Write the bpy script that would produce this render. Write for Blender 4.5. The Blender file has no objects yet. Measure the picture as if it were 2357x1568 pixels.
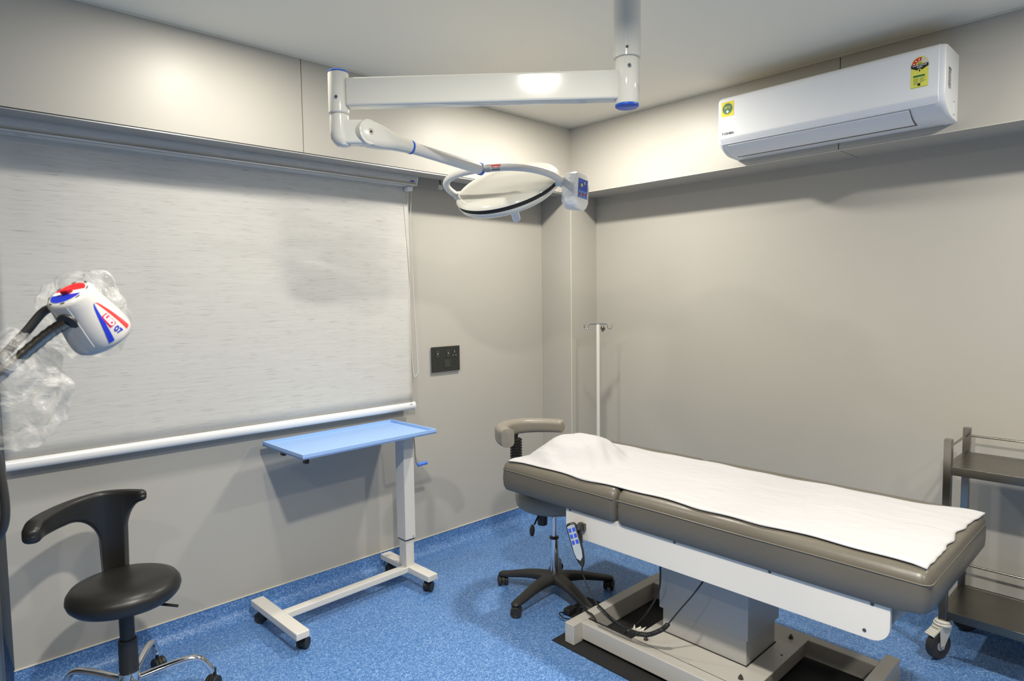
import bpy, bmesh, math, random
from mathutils import Vector, Matrix, noise
random.seed(7)
SC = bpy.context.scene
COL = SC.collection
PI = math.pi

# ------------------------------------------------------------------ camera
cam = bpy.data.cameras.new('camera'); camo = bpy.data.objects.new('camera', cam); COL.objects.link(camo)
CR = Vector((0.727, -0.6866, -0.0121)).normalized()
CF = Vector((0.6847, 0.7258, -0.0672)).normalized()
CU = CR.cross(CF).normalized(); CR = CF.cross(CU).normalized()
M = Matrix((CR, CU, -CF)).transposed().to_4x4(); M.translation = Vector((-3.4044, -2.9936, 1.6217))
camo.matrix_world = M
cam.sensor_width = 36; cam.lens = 1466.7 / 2357 * 36; cam.clip_start = .05
cam.dof.use_dof = True; cam.dof.focus_distance = 3.3; cam.dof.aperture_fstop = 5.6
SC.camera = camo

# ------------------------------------------------------------------ world, lights, exposure
H = 2.794; HB = 2.334; D1 = .284; D2 = .279; WX = -3.169
w = bpy.data.worlds.new('world'); SC.world = w; w.use_nodes = True
w.node_tree.nodes['Background'].inputs[0].default_value = (.9, .93, 1, 1)
w.node_tree.nodes['Background'].inputs[1].default_value = .02
SC.view_settings.view_transform = 'Standard'; SC.view_settings.look = 'None'
SC.view_settings.exposure = 0.10; SC.view_settings.gamma = 1.0
try: SC.view_settings.use_curve_mapping = False
except Exception: pass
LAMPS = [(-.70, -.68, 30, 180), (-.72, -3.22, 31, 180), (-2.40, -.56, 14.5, 180), (-2.66, -2.27, 58, 158), (-2.66, -4.0, 34, 130), (-4.1, -2.4, 18, 130)]  # last two are fill lamps added out of view to brighten camera-facing sides
LCOL = (1.0, .955, .865)
def lamp(x, y, p, sp, size=.13):
    l = bpy.data.lights.new('downlight_glow', 'AREA'); l.shape = 'DISK'; l.size = size; l.energy = p; l.color = LCOL; l.spread = math.radians(sp)
    o = bpy.data.objects.new('downlight_glow', l); COL.objects.link(o); o.location = (x, y, H - .012)
for x, y, p, sp in LAMPS: lamp(x, y, p, sp)

# ------------------------------------------------------------------ materials
def s2l(c):
    c = c / 255
    return c / 12.92 if c <= .04045 else ((c + .055) / 1.055) ** 2.4
def rgb(r, g, b): return (s2l(r), s2l(g), s2l(b), 1)
def mat(name, col, rough=.5, metal=0, spec=.5, coat=0, bump=None, var=None):
    m = bpy.data.materials.new(name); m.use_nodes = True
    nt = m.node_tree; b = nt.nodes['Principled BSDF']
    b.inputs['Base Color'].default_value = col; b.inputs['Roughness'].default_value = rough
    b.inputs['Metallic'].default_value = metal; b.inputs['Specular IOR Level'].default_value = spec
    b.inputs['Coat Weight'].default_value = coat
    if bump or var:
        tc = nt.nodes.new('ShaderNodeTexCoord')
        n = nt.nodes.new('ShaderNodeTexNoise'); n.inputs['Detail'].default_value = 3
        n.inputs['Scale'].default_value = (bump or var)[0]
        nt.links.new(tc.outputs['Object'], n.inputs['Vector'])
        if bump:
            bp = nt.nodes.new('ShaderNodeBump'); bp.inputs['Strength'].default_value = bump[1]; bp.inputs['Distance'].default_value = .01
            nt.links.new(n.outputs['Fac'], bp.inputs['Height']); nt.links.new(bp.outputs['Normal'], b.inputs['Normal'])
        if var:
            n2 = nt.nodes.new('ShaderNodeTexNoise'); n2.inputs['Scale'].default_value = var[0]; n2.inputs['Detail'].default_value = 4
            nt.links.new(tc.outputs['Object'], n2.inputs['Vector'])
            r = nt.nodes.new('ShaderNodeValToRGB')
            r.color_ramp.elements[0].color = tuple(c * (1 - var[1]) for c in col[:3]) + (1,)
            r.color_ramp.elements[1].color = tuple(min(1, c * (1 + var[1])) for c in col[:3]) + (1,)
            r.color_ramp.elements[0].position = .3; r.color_ramp.elements[1].position = .7
            nt.links.new(n2.outputs['Fac'], r.inputs[0]); nt.links.new(r.outputs[0], b.inputs['Base Color'])
    return m
MAT = {}
MAT['wall'] = mat('wall_laminate', (.488, .463, .408, 1), .42, spec=.35, var=(1.3, .02))
MAT['wall_brown'] = mat('wall_brown_laminate', (.14, .12, .10, 1), .5)
MAT['ceiling'] = mat('ceiling_paint', (.90, .845, .71, 1), .7, spec=.2)
MAT['dark_gap'] = mat('dark_gap', (.02, .02, .02, 1), .8)
MAT['cream_trim'] = mat('cream_trim', (.72, .69, .58, 1), .4)
MAT['alu'] = mat('aluminium', (.55, .56, .56, 1), .38, .8)
MAT['enamel'] = mat('white_enamel', (.72, .70, .62, 1), .10, coat=.2)
MAT['lamp_shell'] = mat('lamp_shell', (.44, .43, .41, 1), .16, coat=.2)
MAT['enamel_satin'] = mat('white_powder_coat', (.74, .71, .65, 1), .4)
MAT['white_plastic'] = mat('white_plastic', (.82, .82, .81, 1), .3)
MAT['ac_plastic'] = mat('ac_plastic', (.84, .85, .86, 1), .28)
MAT['chrome'] = mat('chrome', (.75, .75, .76, 1), .09, 1)
MAT['steel'] = mat('brushed_steel', (.34, .32, .285, 1), .25, 1, var=(6, .08))
MAT['steel_dark'] = mat('dull_steel', (.22, .21, .185, 1), .30, 1, var=(4, .1))
MAT['blue_cap'] = mat('blue_plastic', (.02, .11, .55, 1), .3)
MAT['tray_blue'] = mat('pale_blue_tray', (.34, .53, .88, 1), .38)
MAT['handle_blue'] = mat('blue_handle', (.08, .22, .75, 1), .4)
MAT['black_plastic'] = mat('black_plastic', (.018, .018, .017, 1), .45)
MAT['black_seat'] = mat('black_polyurethane', (.016, .0155, .014, 1), .36, bump=(300, .04))
MAT['stool_base'] = mat('black_nylon', (.026, .024, .021, 1), .5)
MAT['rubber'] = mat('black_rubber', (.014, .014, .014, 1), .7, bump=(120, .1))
MAT['vinyl'] = mat('taupe_upholstery', (.132, .118, .092, 1), .33, spec=.4, bump=(14, .12), var=(3, .04))
MAT['vinyl_grey'] = mat('grey_upholstery', (.245, .22, .18, 1), .36, spec=.4, bump=(12, .08))
MAT['stitch'] = mat('piping', (.155, .138, .108, 1), .4)
MAT['bed_paint'] = mat('bed_frame_paint', (.53, .50, .445, 1), .35, coat=.15, bump=(20, .05))
MAT['bed_panel'] = mat('bed_side_board', (.78, .725, .635, 1), .3)
MAT['column_paint'] = mat('lift_column_paint', (.47, .46, .43, 1), .32, coat=.15)
MAT['bolt'] = mat('dull_bolt', (.14, .13, .11, 1), .4, .8)
MAT['grey_panel'] = mat('grey_keypad', (.42, .46, .50, 1), .4)
MAT['button'] = mat('blue_button', (.03, .09, .62, 1), .4)
MAT['switch'] = mat('charcoal_switch', (.026, .027, .024, 1), .38)
MAT['switch_light'] = mat('charcoal_rocker', (.042, .043, .038, 1), .35)
MAT['caster_white'] = mat('ivory_caster', (.70, .68, .60, 1), .4)
MAT['caster_hub'] = mat('grey_hub', (.45, .44, .43, 1), .4)
MAT['tyre'] = mat('tyre', (.045, .042, .038, 1), .5)
MAT['red'] = mat('red_print', (.72, .02, .02, 1), .35)
MAT['crimson'] = mat('crimson_print', (.42, .01, .05, 1), .35)
MAT['navy'] = mat('navy_print', (.01, .025, .38, 1), .35)
MAT['ink'] = mat('black_print', (.012, .014, .012, 1), .5)
MAT['white_print'] = mat('white_print', (.85, .85, .82, 1), .4)
MAT['yellow'] = mat('yellow_sticker', (.88, .72, .02, 1), .35)
MAT['lemon'] = mat('lemon_sticker', (.80, .78, .12, 1), .35)
MAT['green'] = mat('green_print', (.03, .16, .07, 1), .4)
MAT['screen_blue'] = mat('blue_film', (.05, .10, .48, 1), .25)
MAT['screen_light'] = mat('light_blue_film', (.13, .27, .62, 1), .25)
MAT['paper'] = mat('crumpled_paper', (.72, .69, .6, 1), .6)
MAT['wrap'] = mat('shrink_wrapped_plastic', (.80, .79, .75, 1), .16, coat=.5, bump=(60, .5))
MAT['clear_tip'] = mat('translucent_plastic', (.72, .73, .76, 1), .2)

def sheet_mat():
    m = mat('white_cotton', (.51, .502, .502, 1), .9, spec=.1); nt = m.node_tree; b = nt.nodes['Principled BSDF']
    tc = nt.nodes.new('ShaderNodeTexCoord'); mp = nt.nodes.new('ShaderNodeMapping'); mp.inputs['Scale'].default_value = (1.8, 1.2, 2); mp.inputs['Rotation'].default_value = (0, 0, .5)
    n = nt.nodes.new('ShaderNodeTexNoise'); n.inputs['Scale'].default_value = 5; n.inputs['Detail'].default_value = 3; n.inputs['Distortion'].default_value = .8
    wv = nt.nodes.new('ShaderNodeTexNoise'); wv.inputs['Scale'].default_value = 260
    ad = nt.nodes.new('ShaderNodeMath'); ad.operation = 'MULTIPLY_ADD'; ad.inputs[1].default_value = .02
    bp = nt.nodes.new('ShaderNodeBump'); bp.inputs['Strength'].default_value = .55; bp.inputs['Distance'].default_value = .014
    L = nt.links.new
    L(tc.outputs['Object'], mp.inputs[0]); L(mp.outputs[0], n.inputs['Vector']); L(tc.outputs['Object'], wv.inputs['Vector'])
    L(wv.outputs['Fac'], ad.inputs[0]); L(n.outputs['Fac'], ad.inputs[2]); L(ad.outputs[0], bp.inputs['Height']); L(bp.outputs[0], b.inputs['Normal'])
    return m
MAT['sheet'] = sheet_mat()
def floor_mat():
    m = mat('blue_speckled_vinyl', (.06, .17, .5, 1), .38, spec=.45); nt = m.node_tree; b = nt.nodes['Principled BSDF']; L = nt.links.new
    tc = nt.nodes.new('ShaderNodeTexCoord'); cur = None
    base = nt.nodes.new('ShaderNodeTexNoise'); base.inputs['Scale'].default_value = 60; base.inputs['Detail'].default_value = 4
    L(tc.outputs['Object'], base.inputs['Vector'])
    r0 = nt.nodes.new('ShaderNodeValToRGB'); r0.color_ramp.elements[0].color = (.078, .198, .45, 1); r0.color_ramp.elements[1].color = (.12, .265, .55, 1)
    r0.color_ramp.elements[0].position = .35; r0.color_ramp.elements[1].position = .65
    L(base.outputs['Fac'], r0.inputs[0]); cur = r0.outputs[0]
    for sc, lo, col, seed in ((230, .80, (.25, .40, .69, 1), 0), (280, .84, (.055, .15, .36, 1), 5), (330, .95, (.36, .50, .78, 1), 9), (170, .88, (.055, .165, .42, 1), 3)):
        mp = nt.nodes.new('ShaderNodeMapping'); mp.inputs['Location'].default_value = (seed, seed * 2, seed)
        v = nt.nodes.new('ShaderNodeTexVoronoi'); v.inputs['Scale'].default_value = sc
        L(tc.outputs['Object'], mp.inputs[0]); L(mp.outputs[0], v.inputs['Vector'])
        sp = nt.nodes.new('ShaderNodeSeparateColor'); L(v.outputs['Color'], sp.inputs[0])
        g = nt.nodes.new('ShaderNodeMath'); g.operation = 'GREATER_THAN'; g.inputs[1].default_value = lo; L(sp.outputs[0], g.inputs[0])
        mx = nt.nodes.new('ShaderNodeMix'); mx.data_type = 'RGBA'
        L(g.outputs[0], mx.inputs['Factor']); L(cur, mx.inputs['A']); mx.inputs['B'].default_value = col; cur = mx.outputs['Result']
    L(cur, b.inputs['Base Color'])
    bn = nt.nodes.new('ShaderNodeBump'); bn.inputs['Strength'].default_value = .06; bn.inputs['Distance'].default_value = .004
    L(base.outputs['Fac'], bn.inputs['Height']); L(bn.outputs[0], b.inputs['Normal'])
    return m
MAT['floor'] = floor_mat()
def blind_mat():
    m = mat('blind_fabric', (.6, .58, .54, 1), .8, spec=.2); nt = m.node_tree; b = nt.nodes['Principled BSDF']; L = nt.links.new
    tc = nt.nodes.new('ShaderNodeTexCoord')
    def streak(sx, sz, thr, wd):
        mp = nt.nodes.new('ShaderNodeMapping'); mp.inputs['Scale'].default_value = (sx, 1, sz)
        n = nt.nodes.new('ShaderNodeTexNoise'); n.inputs['Scale'].default_value = 1; n.inputs['Detail'].default_value = 2
        L(tc.outputs['Object'], mp.inputs[0]); L(mp.outputs[0], n.inputs['Vector'])
        r = nt.nodes.new('ShaderNodeMapRange'); r.inputs['From Min'].default_value = thr; r.inputs['From Max'].default_value = thr + wd
        L(n.outputs['Fac'], r.inputs['Value']); return r.outputs[0]
    a = streak(9, 420, .625, .04); c = streak(3, 90, .4, .3)
    m1 = nt.nodes.new('ShaderNodeMix'); m1.data_type = 'RGBA'; m1.inputs['A'].default_value = (.60, .582, .535, 1); m1.inputs['B'].default_value = (.635, .615, .57, 1)
    L(c, m1.inputs['Factor'])
    m2 = nt.nodes.new('ShaderNodeMix'); m2.data_type = 'RGBA'; m2.inputs['B'].default_value = (.42, .39, .34, 1)
    L(a, m2.inputs['Factor']); L(m1.outputs['Result'], m2.inputs['A']); L(m2.outputs['Result'], b.inputs['Base Color'])
    return m
MAT['blind'] = blind_mat()
def bag_mat(name, lo, hi):
    m = bpy.data.materials.new(name); m.use_nodes = True; nt = m.node_tree; nt.nodes.clear(); L = nt.links.new
    out = nt.nodes.new('ShaderNodeOutputMaterial'); mx = nt.nodes.new('ShaderNodeMixShader')
    tr = nt.nodes.new('ShaderNodeBsdfTransparent'); tr.inputs[0].default_value = (.96, .96, .95, 1)
    pr = nt.nodes.new('ShaderNodeBsdfPrincipled'); pr.inputs['Base Color'].default_value = (.80, .79, .77, 1); pr.inputs['Roughness'].default_value = .18
    tc = nt.nodes.new('ShaderNodeTexCoord'); n = nt.nodes.new('ShaderNodeTexNoise'); n.inputs['Scale'].default_value = 17; n.inputs['Detail'].default_value = 4; n.inputs['Distortion'].default_value = 2.2
    r = nt.nodes.new('ShaderNodeMapRange'); r.inputs['From Min'].default_value = .35; r.inputs['From Max'].default_value = .7; r.inputs['To Min'].default_value = lo; r.inputs['To Max'].default_value = hi
    bp = nt.nodes.new('ShaderNodeBump'); bp.inputs['Strength'].default_value = .7; bp.inputs['Distance'].default_value = .014
    L(tc.outputs['Object'], n.inputs['Vector']); L(n.outputs['Fac'], r.inputs['Value']); L(n.outputs['Fac'], bp.inputs['Height']); L(bp.outputs[0], pr.inputs['Normal'])
    L(r.outputs[0], mx.inputs[0]); L(tr.outputs[0], mx.inputs[1]); L(pr.outputs[0], mx.inputs[2]); L(mx.outputs[0], out.inputs[0])
    return m
MAT['bag'] = bag_mat('clear_polythene', .04, .32)

# ------------------------------------------------------------------ mesh helpers
V3 = Vector
def frame(d):
    d = V3(d).normalized(); a = V3((0, 0, 1)) if abs(d.z) < .95 else V3((1, 0, 0))
    x = a.cross(d).normalized(); return x, d.cross(x).normalized(), d
class MB:
    def __init__(s): s.bm = bmesh.new()
    def faces(s, vs, fs):
        v = [s.bm.verts.new(p) for p in vs]
        for f in fs:
            try: s.bm.faces.new([v[i] for i in f])
            except ValueError: pass
        return s
    def box(s, a, b):
        x0, y0, z0 = a; x1, y1, z1 = b
        return s.faces([(x0,y0,z0),(x1,y0,z0),(x1,y1,z0),(x0,y1,z0),(x0,y0,z1),(x1,y0,z1),(x1,y1,z1),(x0,y1,z1)],
            [(0,3,2,1),(4,5,6,7),(0,1,5,4),(1,2,6,5),(2,3,7,6),(3,0,4,7)])
    def obox(s, c, X, Y, Z):   # oriented box by half-axis vectors
        c, X, Y, Z = V3(c), V3(X), V3(Y), V3(Z)
        vs = [c + X*i + Y*j + Z*k for k in (-1,1) for j in (-1,1) for i in (-1,1)]
        return s.faces(vs, [(0,2,3,1),(4,5,7,6),(0,1,5,4),(1,3,7,5),(3,2,6,7),(2,0,4,6)])
    def bar(s, p, q, w, h, up=(0, 0, 1)):
        p, q = V3(p), V3(q); d = (q - p); L = d.length / 2; d.normalize(); u = V3(up); sd = d.cross(u).normalized(); u = sd.cross(d)
        return s.obox((p + q) / 2, sd * (w / 2), u * (h / 2), d * L)
    def loops(s, rings, cap=True, closed=False):
        R = [[s.bm.verts.new(p) for p in r] for r in rings]; n = len(R[0])
        rng = range(len(R)) if closed else range(len(R) - 1)
        for i in rng:
            a, b = R[i], R[(i + 1) % len(R)]
            for j in range(n):
                try: s.bm.faces.new((a[j], a[(j+1) % n], b[(j+1) % n], b[j]))
                except ValueError: pass
        if cap and not closed:
            s.bm.faces.new(R[0][::-1]); s.bm.faces.new(R[-1])
        return s
    def cyl(s, p, q, r, r2=None, n=32):
        p, q = V3(p), V3(q); x, y, d = frame(q - p); r2 = r if r2 is None else r2
        rg = [[c + (x*math.cos(2*PI*i/n) + y*math.sin(2*PI*i/n))*rr for i in range(n)] for c, rr in ((p, r), (q, r2))]
        return s.loops(rg)
    def lathe(s, c, axis, prof, n=48, sq=1):   # prof: list of (radius, height)
        x, y, d = frame(axis); c = V3(c)
        rg = [[c + d*h + (x*math.cos(2*PI*i/n) + y*sq*math.sin(2*PI*i/n))*max(r, 1e-4) for i in range(n)] for r, h in prof]
        return s.loops(rg)
    def tube(s, pts, r, n=12, rad=None, flat=1, up=None):
        pts = [V3(p) for p in pts]; rg = []; N = len(pts); prev = None
        for i, p in enumerate(pts):
            t = (pts[min(i+1, N-1)] - pts[max(i-1, 0)]).normalized()
            if prev is None: x, y, _ = frame(t)
            else:
                x = (prev - t * prev.dot(t)).normalized(); y = t.cross(x)
            prev = x; rr = rad[i] if rad else r
            rg.append([p + (x*math.cos(2*PI*k/n) + y*flat*math.sin(2*PI*k/n))*rr for k in range(n)])
        return s.loops(rg)
    def prism(s, poly, fn, h0, h1):   # poly 2D, fn(a,b,h)->3D
        n = len(poly)
        vs = [fn(a, b, h0) for a, b in poly] + [fn(a, b, h1) for a, b in poly]
        fs = [tuple(range(n))[::-1], tuple(range(n, 2*n))] + [(i, (i+1) % n, n + (i+1) % n, n + i) for i in range(n)]
        return s.faces(vs, fs)
    def sphere(s, c, r, n=16, sc=(1, 1, 1)):
        c = V3(c); rg = []
        for i in range(1, n):
            a = PI * i / n
            rg.append([c + V3((math.sin(a)*math.cos(2*PI*k/(2*n))*sc[0], math.sin(a)*math.sin(2*PI*k/(2*n))*sc[1], -math.cos(a)*sc[2]))*r for k in range(2*n)])
        return s.loops(rg)
    def grid(s, fn, nu, nv):
        g = [[s.bm.verts.new(fn(i/nu, j/nv)) for j in range(nv+1)] for i in range(nu+1)]
        for i in range(nu):
            for j in range(nv): s.bm.faces.new((g[i][j], g[i+1][j], g[i+1][j+1], g[i][j+1]))
        return s
    def build(s, name, m, parent=None, bevel=0, seg=2, ang=35, sub=0, smooth=True, recalc=True):
        bm = s.bm
        if recalc: bmesh.ops.recalc_face_normals(bm, faces=bm.faces)
        lim = math.radians(ang)
        for f in bm.faces: f.smooth = smooth
        for e in bm.edges:
            if len(e.link_faces) == 2 and e.calc_face_angle(0) > lim: e.smooth = False
        if bevel: 
            es = [e for e in bm.edges if len(e.link_faces) == 2 and e.calc_face_angle(0) > lim]
            bmesh.ops.bevel(bm, geom=es, offset=bevel, segments=seg, profile=.5, affect='EDGES', clamp_overlap=True)
            for f in bm.faces: f.smooth = True
            for e in bm.edges: e.smooth = not (len(e.link_faces) == 2 and e.calc_face_angle(0) > math.radians(50))
        me = bpy.data.meshes.new(name); bm.to_mesh(me); bm.free()
        me.materials.append(MAT[m] if isinstance(m, str) else m)
        o = bpy.data.objects.new(name, me); COL.objects.link(o)
        if parent: o.parent = parent
        if bevel:
            wn = o.modifiers.new('wn', 'WEIGHTED_NORMAL'); wn.keep_sharp = True
        if sub:
            sb = o.modifiers.new('sub', 'SUBSURF'); sb.levels = sub; sb.render_levels = sub
        return o
def thing(name, label, cat, loc=(0, 0, 0), rotz=0, group=None):
    o = bpy.data.objects.new(name, None); COL.objects.link(o); o.location = loc; o.rotation_euler = (0, 0, rotz)
    o.empty_display_size = .05; o['label'] = label; o['category'] = cat
    if group: o['group'] = group
    return o
def tag(o, label, cat, group=None):
    o['label'] = label; o['category'] = cat
    if group: o['group'] = group
    return o
def struct(name, mb, m, **k):
    o = mb.build(name, m, **k); o['kind'] = 'structure'; return o
def lettering(txt, size, fn, m, parent, name='lettering', bold=0, align='CENTER', xs=1):
    cu = bpy.data.curves.new('txt', 'FONT'); cu.body = txt; cu.size = size; cu.align_x = align; cu.align_y = 'CENTER'; cu.offset = bold; cu.resolution_u = 3
    ob = bpy.data.objects.new('txt', cu); COL.objects.link(ob)
    dg = bpy.context.evaluated_depsgraph_get(); dg.update()
    me = bpy.data.meshes.new_from_object(ob.evaluated_get(dg)); me.name = name
    bpy.data.objects.remove(ob)
    for v in me.vertices: v.co = fn(v.co.x * xs, v.co.y)
    me.materials.clear(); me.materials.append(MAT[m])
    o = bpy.data.objects.new(name, me); COL.objects.link(o); o.parent = parent
    return o
def bez(pts, n=12):   # Catmull-Rom through pts
    P = [V3(p) for p in pts]; P = [P[0]*2 - P[1]] + P + [P[-1]*2 - P[-2]]; out = []
    for i in range(1, len(P) - 2):
        for k in range(n):
            t = k / n; a, b, c, d = P[i-1], P[i], P[i+1], P[i+2]
            out.append(.5*((2*b) + (c-a)*t + (2*a-5*b+4*c-d)*t*t + (3*b-a-3*c+d)*t**3))
    out.append(P[-2]); return out
def sm(t): t = max(0, min(1, t)); return t*t*(3-2*t)
def arc2(cx, cy, r, a0, a1, n=6): return [(cx + r*math.cos(math.radians(a0+(a1-a0)*i/n)), cy + r*math.sin(math.radians(a0+(a1-a0)*i/n))) for i in range(n+1)]

# ------------------------------------------------------------------ room shell
XW, YS = -4.7, -4.7
YN = 1.5
struct('floor', MB().box((XW, YS, -.05), (D2 + .1, D1 + .002, 0)).box((XW, D1, -.05), (WX, YN, 0)), 'floor')
struct('ceiling', MB().box((XW, YS, H), (D2 + .1, YN, H + .08)), 'ceiling')
struct('wall_left', MB().box((WX, D1, 0), (D2 + .1, D1 + .12, H)).box((WX, D1 + .12, 0), (WX + .12, YN, H)), 'wall')
struct('wall_right', MB().box((D2, YS, 0), (D2 + .12, D1 + .12, H)), 'wall')
struct('wall_entrance', MB().box((XW - .1, YS, 0), (XW, YN, H)), 'wall_brown')
struct('wall_rear', MB().box((XW, YS - .1, 0), (D2 + .12, YS, H)), 'wall_brown')
struct('wall_passage', MB().box((XW, YN, 0), (WX + .12, YN + .1, H)), 'wall')
struct('wall_corner_column', MB().box((0, 0, 0), (D2, D1, H)), 'wall', bevel=.0025)
# bulkheads: laminate boards with open joints
mb = MB()
for a, b in ((XW, -1.965), (-1.961, 0)):
    mb.box((a, 0, HB + .007), (b, .12, H - .004))
struct('wall_bulkhead_left', mb, 'wall')
mb = MB()
for a, b in ((YS, -1.771), (-1.767, 0)):
    mb.box((0, a, HB + .002), (D2, b, H - .004))
struct('wall_bulkhead_right', mb, 'wall')
struct('trim_1', MB().box((XW, .006, HB + .003), (-.001, .116, HB + .008)).box((.006, YS, HB + .004), (D2, -.001, HB + .3)), 'dark_gap')
mb = MB().box((XW, .0, HB - .002), (-.001, .12, HB + .003))
mb.box((XW, -.0006, HB - .002), (-.001, .003, HB + .001))
struct('trim_2', mb, 'alu')
mb = MB().box((-.0015, YS, HB - .002), (.004, -.004, HB + .0012))
struct('trim_3', mb, 'cream_trim')
mb = MB().box((XW, -.006, H - .009), (0, .004, H)).box((-.006, YS, H - .009), (.004, 0, H))
struct('trim_4', mb, 'cream_trim')
# column corner bead
struct('trim_5', MB().box((-.0015, -.0015, .1), (.003, .003, HB)), 'cream_trim', bevel=.001)
# coved vinyl skirting
def cove(name, p, q, nrm, z1=.10, r=.055):
    p, q, nrm = V3(p), V3(q), V3(nrm); prof = [(.0, -.001), (.0, z1), (.003, z1)]
    for i in range(9):
        a = PI/2 * i / 8; prof.append((.003 + r - r*math.cos(a), r - r*math.sin(a) + .001))
    prof.append((r + .003, -.001))
    mbb = MB().loops([[c + nrm*a + V3((0, 0, b)) for a, b in prof] for c in (p, q)])
    return struct(name, mbb, 'floor', ang=60)
cove('baseboard_left', (WX - .003, D1, 0), (0, D1, 0), (0, -1, 0))
cove('baseboard_right', (D2, YS, 0), (D2, 0, 0), (-1, 0, 0))
cove('baseboard_column', (0, 0, 0), (D2, 0, 0), (0, -1, 0))
cove('baseboard_column_side', (0, 0, 0), (0, D1, 0), (-1, 0, 0))
cove('baseboard_passage', (WX, D1, 0), (WX, YN, 0), (-1, 0, 0))
struct('trim_6', MB().box((WX - .003, D1 - .006, .1), (0, D1, .1035)).box((D2 - .006, YS, .1), (D2, 0, .1035)).box((-.006, -.006, .1), (D2, 0, .1035)).box((-.006, 0, .1), (0, D1, .1035)), 'cream_trim')

# recessed downlights (ring + diffuser); last two rings mark the added fill lamps
for i, (x, y, p, sp) in enumerate(LAMPS):
    t = thing('ceiling_downlight', ['round ceiling downlight nearest the corner column', 'round ceiling downlight in front of the right wall, far end from the column',
        'round ceiling downlight above the black stool', 'round ceiling downlight above the gap between examination lamp and bed', 'added fill lamp, out of view on the ceiling by the brown rear wall', 'added fill lamp, out of view on the ceiling by the brown entrance wall'][i], 'ceiling light', (x, y, H), group='ceiling downlights')
    MB().lathe((0, 0, 0), (0, 0, -1), [(.078, 0), (.09, 0), (.09, .004), (.085, .007), (.078, .006), (.076, .0)], 40).build('ring', 'white_plastic', t)

# ------------------------------------------------------------------ roller blind
XB0, XB1 = -3.16, -1.205
t = thing('roller_blind', 'wide off-white roller blind pulled down over the left wall', 'blind', (0, D1, 0))
YF = -.055
prof = [(-.14, .10), (-.15, .06), (-.152, .02), (-.148, -.02), (-.135, -.045), (-.08, -.05), (-.03, -.05), (-.03, .10)]
MB().loops([[V3((x, a, HB + b)) for a, b in prof] for x in (XB0, XB1)]).build('cassette', 'blind', t)
bez_p = [(a, b) for a, b in prof]
MB().loops([[V3((x, a*1.02 - .001, HB + b*1.06)) for a, b in prof] for x in (XB1, XB1 + .008)]).build('end_cap', 'white_plastic', t, bevel=.002)
MB().box((XB0, -.152, HB - .052), (XB1 + .006, -.128, HB - .044)).build('cassette_rail', 'alu', t, bevel=.002)
def fab(u, v):
    x = XB0 + (XB1 - XB0)*u; z = .985 + (HB + .02 - .985)*v
    return (x, YF + .002*math.sin(u*19 + v*2)*(1 - v) + .0015*math.sin(v*9), z)
o = MB().grid(fab, 60, 20).build('fabric', 'blind', t)
sd = o.modifiers.new('solid', 'SOLIDIFY'); sd.thickness = .0012
prof = []
for k in range(20):
    a = 2*PI*k/20; prof.append((YF - .004 + .015*math.cos(a), .972 + .022*math.sin(a)))
MB().loops([[V3((x, a, b)) for a, b in prof] for x in (XB0, XB1 + .004)]).build('bottom_rail', 'white_plastic', t)
MB().loops([[V3((x, YF - .004 + (a - YF + .004)*1.15, .972 + (b - .972)*1.12)) for a, b in prof] for x in (XB1 + .002, XB1 + .012)]).build('rail_end_cap', 'white_plastic', t, bevel=.0015)
MB().box((XB1 - .03, -.1, HB - .075), (XB1 + .006, -.06, HB - .05)).build('chain_guide', 'white_plastic', t, bevel=.004)
chain = bez([(-1.222, -.085, HB - .07), (-1.220, -.075, 2.15), (-1.209, -.06, 1.8), (-1.203, -.05, 1.5), (-1.196, -.045, 1.3), (-1.180, -.04, 1.165), (-1.165, -.035, 1.146), (-1.148, -.035, 1.165), (-1.146, -.035, 1.2), (-1.156, -.038, 1.42), (-1.172, -.04, 1.75), (-1.188, -.05, 2.05), (-1.198, -.085, HB - .07)], 30)
acc = 0; mb = MB(); mb.tube(chain[::6] + [chain[-1]], .0009, 6)
last = chain[0]
for p in chain:
    while (p - last).length > .0066:
        last = last + (p - last).normalized()*.0066; mb.sphere(last, .0022, 4)
mb.build('bead_chain', 'white_print', t)
MB().box((XB1 - .045, -.1542, HB - .034), (XB1 - .02, -.1532, HB - .026)).build('maker_mark', 'navy', t)
MB().box((XB1 - .03, YF - .0205, .984), (XB1 - .012, YF - .0195, .988)).build('rail_mark', 'grey_panel', t)

# dangling wires under the bulkhead
t = thing('wire_connector', 'pair of small cream wire connectors hanging under the left bulkhead', 'connector', (-1.02, .16, HB - .035))
mb = MB().tube([(0, 0, .06), (.003, 0, .03), (0, 0, .01)], .0018, 8).tube([(.008, 0, .06), (.006, 0, .03), (.01, 0, .01)], .0018, 8); mb.build('wire', 'black_plastic', t)
for dx in (-.006, .014):
    a = MB().cyl((dx*.6, 0, .01), (dx, -.004, -.016), .0075, n=16).build('sleeve', 'cream_trim', t, bevel=.001)
    MB().cyl((dx, -.0042, -.0155), (dx*1.02, -.0043, -.0168), .0035, n=12).build('hole', 'ink', a)

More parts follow.
